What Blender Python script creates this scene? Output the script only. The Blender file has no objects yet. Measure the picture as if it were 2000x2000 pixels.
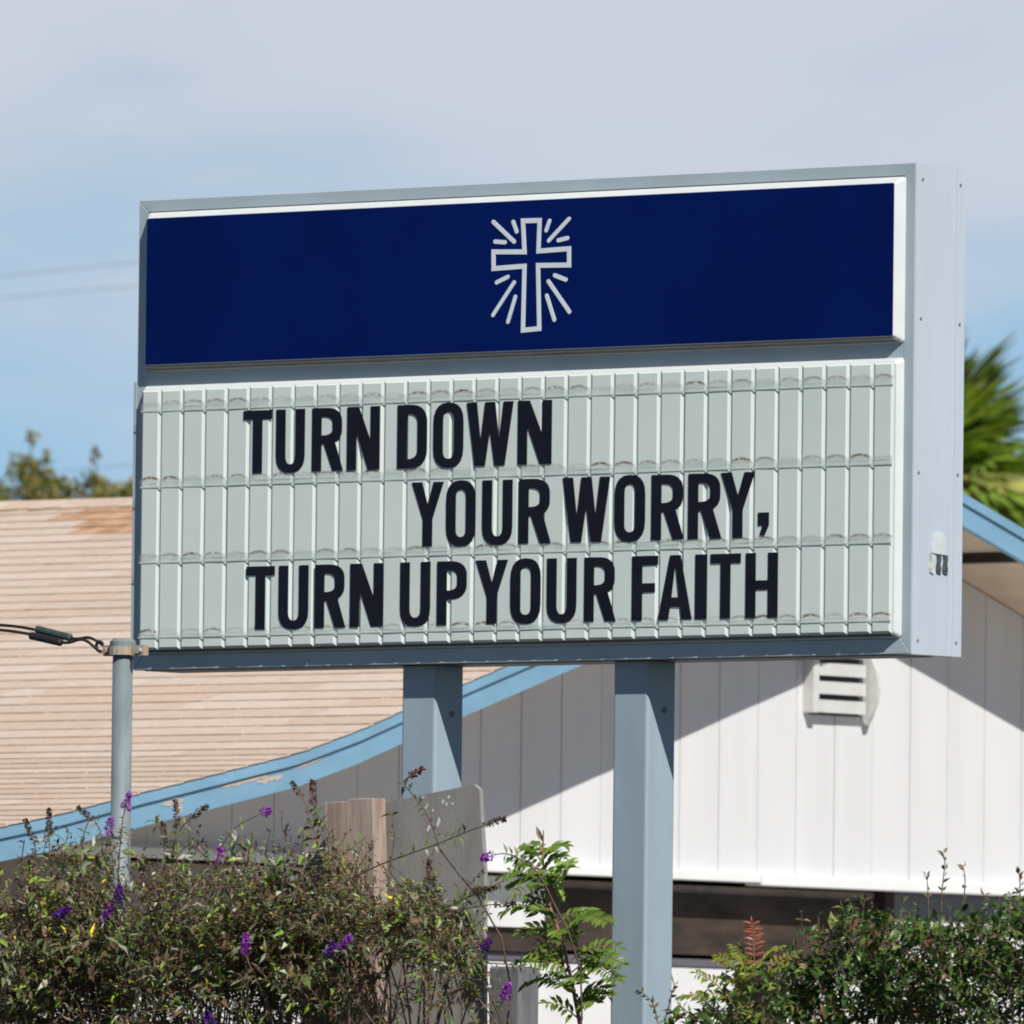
import bpy, bmesh, math, random
import numpy as np
from mathutils import Vector, Matrix
random.seed(7); rng = np.random.default_rng(7)
SC = bpy.context.scene
COL = SC.collection
# ------------------------------------------------------------------ camera
CAM = Vector((29.966, -34.387, 1.627))
yaw, pitch, roll = 0.69011, 0.05037, 0.01176
d = Vector((-math.sin(yaw)*math.cos(pitch), math.cos(yaw)*math.cos(pitch), math.sin(pitch)))
r = Vector((math.cos(yaw), math.sin(yaw), 0)); u = r.cross(d)
r2 = math.cos(roll)*r + math.sin(roll)*u; u2 = -math.sin(roll)*r + math.cos(roll)*u
cd = bpy.data.cameras.new('camera'); cam = bpy.data.objects.new('camera', cd); COL.objects.link(cam)
cam.matrix_world = Matrix(((r2.x, u2.x, -d.x, CAM.x), (r2.y, u2.y, -d.y, CAM.y), (r2.z, u2.z, -d.z, CAM.z), (0, 0, 0, 1)))
cd.sensor_width = 36; cd.lens = 27590.7/2000*36; cd.clip_start = 1; cd.clip_end = 3000
cd.dof.use_dof = True; cd.dof.focus_distance = 44.6; cd.dof.aperture_fstop = 10.5
SC.camera = cam
# ------------------------------------------------------------------ sky, sun, exposure
SUN = Vector((1.81, -1.0, 2.02)).normalized()
SUN_EL = math.asin(SUN.z); SUN_ROT = math.atan2(SUN.x, SUN.y)
w = bpy.data.worlds.new('World'); SC.world = w; w.use_nodes = True
nt = w.node_tree; nt.nodes.clear()
def N(t, nt=nt, **k):
    n = nt.nodes.new(t)
    for a, b in k.items(): setattr(n, a, b)
    return n
out = N('ShaderNodeOutputWorld'); bg = N('ShaderNodeBackground'); bg.inputs[1].default_value = 0.05
sky = N('ShaderNodeTexSky', sky_type='NISHITA', sun_disc=False)
sky.sun_elevation = SUN_EL; sky.sun_rotation = SUN_ROT; sky.air_density = 1.0; sky.dust_density = 0.1; sky.ozone_density = 2.0
tc = N('ShaderNodeTexCoord'); sep = N('ShaderNodeSeparateXYZ'); nt.links.new(tc.outputs['Generated'], sep.inputs[0])
mp = N('ShaderNodeMapping'); mp.inputs['Scale'].default_value = (22, 22, 75); mp.inputs['Location'].default_value = (3.1, 0.4, 1.7)
nt.links.new(tc.outputs['Generated'], mp.inputs[0])
nz = N('ShaderNodeTexNoise'); nz.inputs['Scale'].default_value = 1.0; nz.inputs['Detail'].default_value = 5; nz.inputs['Roughness'].default_value = 0.5
nt.links.new(mp.outputs[0], nz.inputs['Vector'])
m1 = N('ShaderNodeMath', operation='MULTIPLY_ADD'); m1.inputs[1].default_value = 0.060; m1.inputs[2].default_value = -0.030
nt.links.new(nz.outputs['Fac'], m1.inputs[0])
m2 = N('ShaderNodeMath', operation='ADD'); nt.links.new(m1.outputs[0], m2.inputs[0]); nt.links.new(sep.outputs['Z'], m2.inputs[1])
mr = N('ShaderNodeMapRange', interpolation_type='SMOOTHSTEP'); mr.inputs[1].default_value = 0.050; mr.inputs[2].default_value = 0.083
nt.links.new(m2.outputs[0], mr.inputs[0])
# cloud cover is broken up again further from the horizon band
mp2 = N('ShaderNodeMapping'); mp2.inputs['Scale'].default_value = (3, 3, 6)
nt.links.new(tc.outputs['Generated'], mp2.inputs[0])
nz2 = N('ShaderNodeTexNoise'); nz2.inputs['Scale'].default_value = 1.0; nz2.inputs['Detail'].default_value = 6
nt.links.new(mp2.outputs[0], nz2.inputs['Vector'])
mr2 = N('ShaderNodeMapRange'); mr2.inputs[1].default_value = 0.52; mr2.inputs[2].default_value = 0.75; mr2.inputs[3].default_value = 0.0; mr2.inputs[4].default_value = 0.4
nt.links.new(nz2.outputs['Fac'], mr2.inputs[0])
mr3 = N('ShaderNodeMapRange'); mr3.inputs[1].default_value = 0.088; mr3.inputs[2].default_value = 0.18
nt.links.new(sep.outputs['Z'], mr3.inputs[0])
mxc = N('ShaderNodeMix'); mxc.inputs[2].default_value = 0.9
nt.links.new(mr3.outputs[0], mxc.inputs[0]); nt.links.new(mr2.outputs[0], mxc.inputs[3])
m3 = N('ShaderNodeMath', operation='MULTIPLY'); nt.links.new(mr.outputs[0], m3.inputs[0]); nt.links.new(mxc.outputs[0], m3.inputs[1])
mix = N('ShaderNodeMix', data_type='RGBA'); nt.links.new(m3.outputs[0], mix.inputs[0])
tint = N('ShaderNodeMix', data_type='RGBA', blend_type='MULTIPLY'); tint.inputs[0].default_value = 1.0
tint.inputs[7].default_value = (0.45, 0.65, 0.92, 1)
nt.links.new(sky.outputs[0], tint.inputs[6])
hz = N('ShaderNodeMix', data_type='RGBA'); hz.inputs[7].default_value = (6.6, 11.0, 15.2, 1)
hr = N('ShaderNodeMapRange', interpolation_type='SMOOTHSTEP'); hr.inputs[1].default_value = 0.05; hr.inputs[2].default_value = 0.15; hr.inputs[3].default_value = 0.95; hr.inputs[4].default_value = 0.0
nt.links.new(sep.outputs['Z'], hr.inputs[0]); nt.links.new(hr.outputs[0], hz.inputs[0]); nt.links.new(tint.outputs[2], hz.inputs[6]); nt.links.new(hz.outputs[2], mix.inputs[6])
mix.inputs[7].default_value = (12.3, 12.9, 14.4, 1)
nt.links.new(mix.outputs[2], bg.inputs[0]); nt.links.new(bg.outputs[0], out.inputs[0])
sl = bpy.data.lights.new('sun', 'SUN'); sl.energy = 5.0; sl.angle = math.radians(0.53); sl.color = (1.0, 0.968, 0.915)
so = bpy.data.objects.new('sun', sl); COL.objects.link(so); so.rotation_euler = SUN.to_track_quat('Z', 'Y').to_euler(); so.location = (20, -10, 30)
SC.view_settings.view_transform = 'Standard'; SC.view_settings.look = 'None'; SC.view_settings.exposure = 0.03; SC.view_settings.gamma = 1.0
SC.view_settings.use_curve_mapping = False
SC.cycles.filter_width = 1.9      # a long, slightly soft lens
# ------------------------------------------------------------------ materials
def new_mat(name):
    m = bpy.data.materials.new(name); m.use_nodes = True; t = m.node_tree; t.nodes.clear()
    o = t.nodes.new('ShaderNodeOutputMaterial'); b = t.nodes.new('ShaderNodeBsdfPrincipled'); t.links.new(b.outputs[0], o.inputs[0])
    return m, t, b
def mat(name, c, rough=0.6, var=0.08, scale=6.0, stretch=(1, 1, 1), bump=0.0, bscale=60.0, spec=0.3, c2=None, metal=0.0, rnd=0.0, lo=0.35, hi=0.65):
    """base colour broken up by object-space noise; c2 = second colour reached in the noise's highs; rnd = per-object tone"""
    m, t, b = new_mat(name)
    b.inputs['Roughness'].default_value = rough; b.inputs['Specular IOR Level'].default_value = spec; b.inputs['Metallic'].default_value = metal
    x = t.nodes.new('ShaderNodeTexCoord'); mpn = t.nodes.new('ShaderNodeMapping'); mpn.inputs['Scale'].default_value = stretch
    g = t.nodes.new('ShaderNodeNewGeometry')
    t.links.new(g.outputs['Position'], mpn.inputs[0])
    n = t.nodes.new('ShaderNodeTexNoise'); n.inputs['Scale'].default_value = scale; n.inputs['Detail'].default_value = 6; n.inputs['Roughness'].default_value = 0.62
    t.links.new(mpn.outputs[0], n.inputs['Vector'])
    rm = t.nodes.new('ShaderNodeMapRange'); rm.inputs[1].default_value = lo; rm.inputs[2].default_value = hi; t.links.new(n.outputs['Fac'], rm.inputs[0])
    mx = t.nodes.new('ShaderNodeMix'); mx.data_type = 'RGBA'; t.links.new(rm.outputs[0], mx.inputs[0])
    a = [max(0, k*(1-var)) for k in c]; e = list(c2) if c2 else [min(1, k*(1+var)) for k in c]
    mx.inputs[6].default_value = (*a, 1); mx.inputs[7].default_value = (*e, 1)
    src = mx.outputs[2]
    if rnd:
        oi = t.nodes.new('ShaderNodeObjectInfo'); hs = t.nodes.new('ShaderNodeHueSaturation')
        r_ = t.nodes.new('ShaderNodeMapRange'); r_.inputs[3].default_value = 1-rnd; r_.inputs[4].default_value = 1+rnd
        t.links.new(oi.outputs['Random'], r_.inputs[0]); t.links.new(r_.outputs[0], hs.inputs['Value']); t.links.new(src, hs.inputs['Color']); src = hs.outputs[0]
    t.links.new(src, b.inputs['Base Color'])
    if bump:
        n2 = t.nodes.new('ShaderNodeTexNoise'); n2.inputs['Scale'].default_value = bscale; n2.inputs['Detail'].default_value = 4
        t.links.new(mpn.outputs[0], n2.inputs['Vector'])
        bp = t.nodes.new('ShaderNodeBump'); bp.inputs['Strength'].default_value = bump; bp.inputs['Distance'].default_value = 0.01
        t.links.new(n2.outputs['Fac'], bp.inputs['Height']); t.links.new(bp.outputs[0], b.inputs['Normal'])
    return m
def leaf_mat(name, rough=0.45, spec=0.35, trans=0.3):
    m, t, b = new_mat(name)
    at = t.nodes.new('ShaderNodeAttribute'); at.attribute_name = 'leaf_color'
    b.inputs['Roughness'].default_value = rough; b.inputs['Specular IOR Level'].default_value = spec
    t.links.new(at.outputs['Color'], b.inputs['Base Color'])
    tr = t.nodes.new('ShaderNodeBsdfTranslucent'); hs = t.nodes.new('ShaderNodeHueSaturation'); hs.inputs['Value'].default_value = 1.3; hs.inputs['Saturation'].default_value = 1.15
    t.links.new(at.outputs['Color'], hs.inputs['Color']); t.links.new(hs.outputs[0], tr.inputs[0])
    ms = t.nodes.new('ShaderNodeMixShader'); ms.inputs[0].default_value = trans
    t.links.new(b.outputs[0], ms.inputs[1]); t.links.new(tr.outputs[0], ms.inputs[2])
    o = [n for n in t.nodes if n.type == 'OUTPUT_MATERIAL'][0]; t.links.new(ms.outputs[0], o.inputs[0])
    return m
M = {}
M['frame'] = mat('blue_grey_paint', (.405, .485, .52), .5, .07, 3, bump=.05, bscale=120)
M['side'] = mat('pale_cabinet_paint', (.495, .555, .615), .5, .035, 5, (1, 2, .2), bump=.05, bscale=100)
M['post'] = mat('post_paint', (.325, .405, .46), .45, .07, 5, (1, 1, .3), bump=.06, bscale=80)
M['pan_white'] = mat('white_plastic', (.645, .67, .645), .4, .03, 8)
M['blue'] = mat('blue_vinyl', (.0006, .0102, .100), .6, .12, 1.4, spec=.06)
M['emblem'] = mat('emblem_vinyl', (.74, .80, .82), .5, .03, 20)
M['letter'] = mat('black_letter', (.0085, .0095, .016), .45, .2, 9, spec=.2)
M['dark'] = mat('shade_vent_dark', (.03, .035, .04), .6, .2, 40)  # near-black for painted shade on the sign, and the vent backing
M['screw'] = mat('screw_metal', (.22, .25, .27), .5, .2, 60)
M['siding'] = mat('white_siding_paint', (.645, .645, .645), .65, .035, 5, (1, 1, .12), bump=.08, bscale=60, rnd=.012)
M['backing'] = mat('siding_groove', (.46, .45, .44), .8, .1, 20)
M['trim'] = mat('white_trim', (.76, .77, .755), .5, .03, 10)
M['vent'] = mat('vent_paint', (.58, .58, .555), .6, .06, 14)
M['fascia'] = mat('light_blue_fascia_paint', (.19, .35, .475), .55, .10, 5, (1, .5, 1), bump=.12, bscale=50)
M['soffit'] = mat('tan_soffit', (.58, .47, .37), .8, .08, 6)
M['brown'] = mat('dark_brown_board', (.048, .034, .026), .8, .45, 7, (1, .5, 1.5), bump=.15, bscale=60)
M['lightbrown'] = mat('light_brown_board', (.33, .265, .23), .75, .2, 9)
M['ledge'] = mat('grey_ledge', (.115, .11, .13), .7, .1, 10)
M['wall_shade'] = mat('wall_shade_blue_grey', (.13, .135, .17), .7, .1, 8)  # white wall with the overhang's shade put into the colour
M['lowwall'] = mat('white_block_wall', (.66, .66, .65), .75, .04, 6)
M['pipe'] = mat('galvanised_pipe', (.125, .165, .175), .55, .0, 7, (1, 1, .35), c2=(.235, .27, .275), bump=.05, spec=.4)
M['clamp'] = mat('rusty_clamp', (.42, .42, .40), .6, .1, 25, c2=(.42, .25, .14), lo=.42, hi=.62)
M['rubber'] = mat('black_rubber', (.02, .021, .022), .55, .2, 60)
M['sleeve'] = mat('splice_sleeve', (.05, .075, .07), .5, .3, 60)
M['wirefar'] = mat('far_wire', (.12, .14, .16), .7, .1, 5)
M['ground'] = mat('dry_ground', (.075, .072, .066), .95, .2, 1.5, c2=(.06, .07, .04), bump=.3, bscale=20)
M['bounce_pale'] = mat('bounce_slab_pale', (.55, .495, .43), .9, .1, 2, bump=.2)  # colour of the added bounce slab
M['ply'] = mat('weathered_plywood', (.33, .32, .295), .8, .10, 6, (2.5, 2.5, .7), c2=(.245, .225, .205), bump=.12, bscale=50)
M['timber'] = mat('weathered_timber', (.50, .385, .32), .8, .12, 14, (3, 3, .25), c2=(.27, .19, .15), bump=.25, bscale=40)
M['fence'] = mat('grey_old_post', (.17, .165, .175), .85, .2, 12, (2, 2, .4), bump=.2)
M['bark'] = mat('twig_bark', (.16, .11, .085), .85, .25, 50)
M['redstem'] = mat('reddish_stem', (.30, .15, .08), .7, .2, 50)
M['trunk'] = mat('trunk_bark', (.15, .12, .09), .9, .25, 12, bump=.3)
M['leaf'] = leaf_mat('bush_leaf'); M['gloss'] = leaf_mat('glossy_leaf', .38, .32, .25); M['far'] = leaf_mat('far_leaf', .6, .2, .45)
M['petal'] = leaf_mat('petal', .6, .2, .35)
M['shade_bolt_grey'] = mat('flange_shade_bolt_grey', (.19, .185, .18), .6, .15, 20)  # grey for the painted flange shade, and for the bolts
M['paper'] = mat('sticker_paper', (.60, .625, .63), .6, .06, 30)
M['ink'] = mat('sticker_ink', (.07, .08, .085), .6, .5, 60)
M['inkpale'] = mat('sticker_faded_ink', (.52, .52, .48), .6, .3, 60)
# clear plastic letter track
m, t, b = new_mat('clear_track'); b.inputs['Base Color'].default_value = (.66, .70, .68, 1); b.inputs['Roughness'].default_value = .35
o_ = [n for n in t.nodes if n.type == 'OUTPUT_MATERIAL'][0]; tr = t.nodes.new('ShaderNodeBsdfTransparent'); tr.inputs[0].default_value = (.985, .99, .985, 1); ms = t.nodes.new('ShaderNodeMixShader')
ms.inputs[0].default_value = .86; t.links.new(b.outputs[0], ms.inputs[1]); t.links.new(tr.outputs[0], ms.inputs[2]); t.links.new(ms.outputs[0], o_.inputs[0]); M['track'] = m
M['tracklip'] = mat('track_lip', (.56, .60, .575), .45, .08, 12)
# letterboard tile: pale green-white plastic, a ragged brown dirt arc along the track below it
def tile_mat(name, zline, strength):
    m, t, b = new_mat(name); b.inputs['Roughness'].default_value = .42; b.inputs['Specular IOR Level'].default_value = .3
    L = t.links.new
    x = t.nodes.new('ShaderNodeTexCoord'); oi = t.nodes.new('ShaderNodeObjectInfo'); s = t.nodes.new('ShaderNodeSeparateXYZ'); L(x.outputs['Object'], s.inputs[0])
    ad = t.nodes.new('ShaderNodeVectorMath'); ad.operation = 'ADD'; L(x.outputs['Object'], ad.inputs[0]); L(oi.outputs['Location'], ad.inputs[1])
    n = t.nodes.new('ShaderNodeTexNoise'); n.inputs['Scale'].default_value = 62; n.inputs['Detail'].default_value = 4; L(ad.outputs[0], n.inputs['Vector'])
    def math_(op, a, b_=None, c_=None):
        k = t.nodes.new('ShaderNodeMath'); k.operation = op
        for i, v in enumerate((a, b_, c_)):
            if v is None: continue
            if isinstance(v, (int, float)): k.inputs[i].default_value = v
            else: L(v, k.inputs[i])
        return k.outputs[0]
    x2 = math_('MULTIPLY', s.outputs['X'], s.outputs['X'])
    dz = math_('ABSOLUTE', math_('ADD', math_('SUBTRACT', s.outputs['Z'], zline), math_('MULTIPLY', x2, 5.5)))
    band = t.nodes.new('ShaderNodeMapRange'); band.inputs[1].default_value = .0068; band.inputs[2].default_value = .0012; L(dz, band.inputs[0])
    nm = t.nodes.new('ShaderNodeMapRange'); nm.inputs[1].default_value = .30; nm.inputs[2].default_value = .52; L(n.outputs['Fac'], nm.inputs[0])
    edge = t.nodes.new('ShaderNodeMapRange'); edge.inputs[1].default_value = .043; edge.inputs[2].default_value = .030; L(math_('ABSOLUTE', s.outputs['X']), edge.inputs[0])
    rr = t.nodes.new('ShaderNodeMapRange'); rr.inputs[3].default_value = .05; rr.inputs[4].default_value = 1.0; L(oi.outputs['Random'], rr.inputs[0])
    f = math_('MULTIPLY', math_('MULTIPLY', math_('MULTIPLY', band.outputs[0], nm.outputs[0]), math_('MULTIPLY', edge.outputs[0], rr.outputs[0])), strength)
    n2 = t.nodes.new('ShaderNodeTexNoise'); n2.inputs['Scale'].default_value = 9; n2.inputs['Detail'].default_value = 5; L(ad.outputs[0], n2.inputs['Vector'])
    base = t.nodes.new('ShaderNodeMix'); base.data_type = 'RGBA'; L(n2.outputs['Fac'], base.inputs[0]); base.inputs[6].default_value = (.65, .725, .665, 1); base.inputs[7].default_value = (.735, .785, .735, 1)
    mx = t.nodes.new('ShaderNodeMix'); mx.data_type = 'RGBA'; L(f, mx.inputs[0]); L(base.outputs[2], mx.inputs[6]); mx.inputs[7].default_value = (.22, .15, .105, 1)
    L(mx.outputs[2], b.inputs['Base Color'])
    return m
# shingle tones
SH = [mat('shingle_tone', c, .9, .06, 26, (1, 1, 1), bump=.35, bscale=220, spec=.1) for c in
      [(.585, .46, .365), (.61, .485, .39), (.565, .44, .345), (.635, .52, .43), (.59, .45, .35), (.605, .49, .40)]]
SHR = mat('shingle_rust_tone', (.50, .27, .145), .9, .2, 12, c2=(.62, .40, .26), bump=.35, bscale=220, spec=.1)
SHE = mat('shingle_butt_edge', (.42, .325, .235), .95, .25, 18, spec=.05)
# ------------------------------------------------------------------ object helpers
WORLD = {}
def link(o): COL.objects.link(o); return o
def thing(name, label, cat, loc, group=None):
    o = link(bpy.data.objects.new(name, None)); o.empty_display_size = .1
    o.location = loc; WORLD[o] = Vector(loc); o['label'] = label; o['category'] = cat
    if group: o['group'] = group
    return o
def tag(o, label, cat, group=None):
    o['label'] = label; o['category'] = cat
    if group: o['group'] = group
    return o
def mesh(name, V, F, mats, mi=None, smooth=False):
    me = bpy.data.meshes.new(name); me.from_pydata([tuple(v) for v in V], [], F)
    for m_ in (mats if isinstance(mats, (list, tuple)) else [mats]): me.materials.append(m_)
    if mi is not None: me.polygons.foreach_set('material_index', mi)
    if smooth: me.polygons.foreach_set('use_smooth', [True]*len(me.polygons))
    me.update(); return me
def part(name, V, F, mats, parent=None, mi=None, smooth=False, origin=None):
    """mesh object; V in world metres. Its origin sits at `origin` (default: the parent's)"""
    W = WORLD[parent] if parent else Vector((0, 0, 0))
    og = Vector(origin) if origin is not None else W
    o = bpy.data.objects.new(name, mesh(name, [Vector(v)-og for v in V], F, mats, mi, smooth)); link(o)
    o.parent = parent; o.location = og-W; WORLD[o] = og
    return o
def inst(name, me, loc, parent, rot=None, scale=None):
    o = link(bpy.data.objects.new(name, me)); o.parent = parent; o.location = Vector(loc)-WORLD[parent]; WORLD[o] = Vector(loc)
    if rot is not None: o.rotation_euler = rot
    if scale is not None: o.scale = scale
    return o
BOXF = [(0, 3, 2, 1), (4, 5, 6, 7), (0, 1, 5, 4), (1, 2, 6, 5), (2, 3, 7, 6), (3, 0, 4, 7)]
def box(x0, x1, y0, y1, z0, z1):
    return [(x0, y0, z0), (x1, y0, z0), (x1, y1, z0), (x0, y1, z0), (x0, y0, z1), (x1, y0, z1), (x1, y1, z1), (x0, y1, z1)], list(BOXF)
def join(*L):
    V = []; F = []
    for v, f in L:
        n = len(V); V += list(v); F += [tuple(i+n for i in q) for q in f]
    return V, F
def bevel(o, w=.004, seg=2):
    bm = bmesh.new(); bm.from_mesh(o.data)
    bmesh.ops.bevel(bm, geom=bm.edges[:], offset=w, segments=seg, affect='EDGES', profile=.5, clamp_overlap=True)
    bm.to_mesh(o.data); bm.free(); return o
def prism(poly, y0, y1):
    """polygon in (x, z), front at y0, back at y1"""
    n = len(poly); V = [(x, y0, z) for x, z in poly]+[(x, y1, z) for x, z in poly]
    F = [tuple(range(n)), tuple(range(2*n-1, n-1, -1))]+[(i, i+n, (i+1) % n+n, (i+1) % n) for i in range(n)]
    return V, F
def xprism(poly, x0, x1):
    """polygon in (y, z) extruded along x"""
    n = len(poly); V = [(x1, y, z) for y, z in poly]+[(x0, y, z) for y, z in poly]
    F = [tuple(range(n)), tuple(range(2*n-1, n-1, -1))]+[(i, i+n, (i+1) % n+n, (i+1) % n) for i in range(n)]
    return V, F
def fixn(o):
    bm = bmesh.new(); bm.from_mesh(o.data); bmesh.ops.recalc_face_normals(bm, faces=bm.faces); bm.to_mesh(o.data); bm.free(); return o
def tube(pts, rad, sides=8, cap=True):
    P = [Vector(p) for p in pts]; V = []; F = []
    R = rad if isinstance(rad, (list, tuple)) else [rad]*len(P)
    a = None
    for i, p in enumerate(P):
        tn = (P[min(i+1, len(P)-1)]-P[max(i-1, 0)]).normalized()
        if a is None: a = tn.orthogonal().normalized()
        a = (a-tn*a.dot(tn)).normalized(); b_ = tn.cross(a)
        for k in range(sides):
            g = 2*math.pi*k/sides; V.append(p+(a*math.cos(g)+b_*math.sin(g))*R[i])
    for i in range(len(P)-1):
        for k in range(sides):
            k2 = (k+1) % sides; F.append((i*sides+k, i*sides+k2, (i+1)*sides+k2, (i+1)*sides+k))
    if cap: F.append(tuple(range(sides-1, -1, -1))); F.append(tuple(range((len(P)-1)*sides, len(P)*sides)))
    return V, F
def spline(pts, n=4):
    P = [Vector(p) for p in pts]; out_ = []
    for i in range(len(P)-1):
        p0 = P[max(i-1, 0)]; p1 = P[i]; p2 = P[i+1]; p3 = P[min(i+2, len(P)-1)]
        for k in range(n):
            s = k/n; out_.append(.5*((2*p1)+(p2-p0)*s+(2*p0-5*p1+4*p2-p3)*s*s+(3*p1-p0-3*p2+p3)*s**3))
    out_.append(P[-1]); return out_
# ------------------------------------------------------------------ ground
g = part('ground', [(-900, -900, 0), (900, -900, 0), (900, 900, 0), (-900, 900, 0)], [(0, 1, 2, 3)], M['ground']); g['kind'] = 'structure'
g = part('bounce_slab', [(-3.6, 3.4, .004), (3.5, 3.4, .004), (3.5, 20, .004), (-3.6, 20, .004)], [(0, 1, 2, 3)], M['bounce_pale']); g['kind'] = 'structure'  # added unseen pale slab, bounces sunlight onto the shaded gable wall
# ------------------------------------------------------------------ white gabled building behind the sign
XF, XW = -3.60, -4.07          # rake fascia plane, gable wall plane
YR, ZR = 8.86, 4.54            # ridge
LP = [(2.95, 2.955), (3.2, 2.993), (3.417, 3.028), (3.718, 3.079), (4.019, 3.142), (4.53, 3.243), (5.051, 3.346), (5.398, 3.443), (5.629, 3.519), (6.004, 3.638), (6.203, 3.701), (7.0, 3.952), (7.9, 4.240)]
PROF = LP+[(YR, ZR)]+[(2*YR-y, z) for y, z in LP[::-1]]
PY = [p[0] for p in PROF]; PZ = [p[1] for p in PROF]
def zroof(y): return float(np.interp(y, PY, PZ))
bld = thing('gabled_building', 'long white gabled building with pale shingle roof and blue fascia behind the sign', 'building', (XW, YR, 0))
XB = -16.0
# siding boards
gp = .2397; y = 6.675-13*gp; kb = 0
V, F = xprism([(3.95, 2.99)]+[(yy, zroof(yy)-.115) for yy in sorted(list(np.linspace(3.95, 13.77, 46))+[YR])]+[(13.77, 2.99)], XW-.06, XW-.012)
fixn(part('wall_backing', V, F, M['backing'], bld))
while y < 14.35:
    a, b_ = y+.0026, y+gp-.0026
    mid = [YR] if a < YR < b_ else []
    poly = [(a, 2.99), (b_, 2.99)]+[(q, zroof(q)-.118) for q in [b_]+mid+[a]]
    if min(p[1] for p in poly[2:]) > 3.0:
        fixn(part('siding_board', *xprism(poly, XW-.011, XW+random.uniform(-.0012, .0012)), M['siding'], bld))
    y += gp
# drip trim along the foot of the gable wall, in two lengths
o = part('drip_trim', *box(XW-.03, XW+.055, 3.25, 8.315, 2.955, 2.992), M['trim'], bld); bevel(o, .004)
o = part('drip_trim', *box(XW-.03, XW+.060, 8.318, 14.4, 2.945, 2.988), M['trim'], bld); bevel(o, .004)
# lower wall: brown boards under the overhang, then white wall
XL = XW-.045
part('lower_wall', *box(XB, XL-.03, 3.35, 14.3, 0, 2.62), M['lowwall'], bld)
part('lower_wall', *box(XB, XL-.26, 3.35, 14.3, 2.622, 2.943), M['brown'], bld)
part('wall_board', *box(XL-.255, XL, 5.30, 7.12, 2.752, 2.943), M['lowwall'], bld)
part('brown_board', *box(XL-.255, XL-.01, 3.35, 5.295, 2.752, 2.943), M['lightbrown'], bld)
part('wall_board', *box(XL-.255, XL, 9.28, 14.3, 2.66, 2.838), M['lowwall'], bld)
part('wall_board', *box(XL-.255, XL-.003, 9.28, 14.3, 2.841, 2.943), M['wall_shade'], bld)  # overhang shade on the white wall, painted in as blue-grey
part('brown_board', *box(XL-.255, XL-.02, 3.35, 7.12, 2.66, 2.748), M['brown'], bld)
part('brown_board', *box(XL-.255, XL-.03, 7.125, 9.275, 2.672, 2.905), M['brown'], bld)
part('brown_board', *box(XL-.255, XL-.05, 7.125, 9.275, 2.908, 2.940), M['lightbrown'], bld)
o = part('ledge', *box(XL-.255, XL-.035, 3.35, 9.275, 2.626, 2.656), M['ledge'], bld)
o = part('corner_board', *box(XL-.20, XL+.004, 9.215, 9.274, 2.40, 2.94), M['brown'], bld)
# soffit, fascia boards along both rakes
def rake(name, y0, y1, zoff0, zoff1, x0, x1, m, n=40):
    ys = sorted(set([round(v, 4) for v in np.linspace(y0, y1, n)]+[p for p in PY if y0 < p < y1]))
    V = []; F = []
    for yy in ys:
        zt = zroof(yy)
        V += [(x0, yy, zt+zoff0), (x1, yy, zt+zoff0), (x1, yy, zt+zoff1), (x0, yy, zt+zoff1)]
    for i in range(len(ys)-1):
        for k in range(4): F.append((i*4+k, i*4+(k+1) % 4, i*4+4+(k+1) % 4, i*4+4+k))
    F += [(0, 1, 2, 3), tuple(len(ys)*4-4+k for k in (3, 2, 1, 0))]
    return fixn(part(name, V, F, m, bld))
for (a, b_) in ((2.95, YR-.001), (YR+.001, 14.77)):
    rake('fascia_trim', a, b_, -.006, -.044, XF-.03, XF+.011, M['fascia'])
    rake('fascia_board', a, b_, -.046, -.128, XF-.03, XF, M['fascia'])
    rake('soffit', a, b_, -.100, -.113, XW-.05, XF-.032, M['soffit'])
for a in (9.40,):
    part('lookout', *box(XW-.05, XF-.033, a-.05, a+.05, zroof(a)-.136, zroof(a)-.10), M['brown'], bld)
# chipped paint on the lower rake
M['chip'] = mat('bare_wood', (.50, .40, .33), .9, .15, 30)
for (a, b_, z0, z1, sd) in [(4.30, 4.42, -.082, -.052, 1), (4.37, 4.41, -.120, -.072, 2), (4.62, 4.90, -.068, -.050, 3), (4.82, 4.97, -.088, -.060, 4), (3.90, 3.945, -.075, -.06, 5), (5.02, 5.2, -.062, -.051, 6), (3.62, 3.66, -.09, -.07, 7)]:
    rs = random.Random(sd); n = 9; top = []; bot = []
    for i in range(n+1):
        yy = a+(b_-a)*i/n; e = math.sin(math.pi*i/n)**.5
        top.append((yy, zroof(yy)+(z0+z1)/2+(z1-z0)/2*e*rs.uniform(.3, 1)))
        bot.append((yy, zroof(yy)+(z0+z1)/2-(z1-z0)/2*e*rs.uniform(.3, 1)-.0005))
    fixn(part('paint_chip', *xprism(bot+top[::-1], XF+.0005, XF+.002), M['chip'], bld))
# roof deck and eave boards
ys = PY; V = []; F = []
for (yy, zz) in PROF: V += [(XB, yy, zz-.008), (XF-.035, yy, zz-.008), (XF-.035, yy, zz-.095), (XB, yy, zz-.095)]
for i in range(len(PROF)-1):
    for k in range(4): F.append((i*4+k, i*4+(k+1) % 4, i*4+4+(k+1) % 4, i*4+4+k))
F += [(0, 1, 2, 3), tuple(len(PROF)*4-4+k for k in (3, 2, 1, 0))]
roof = fixn(part('roof', V, F, [SH[0]], bld))
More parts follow.
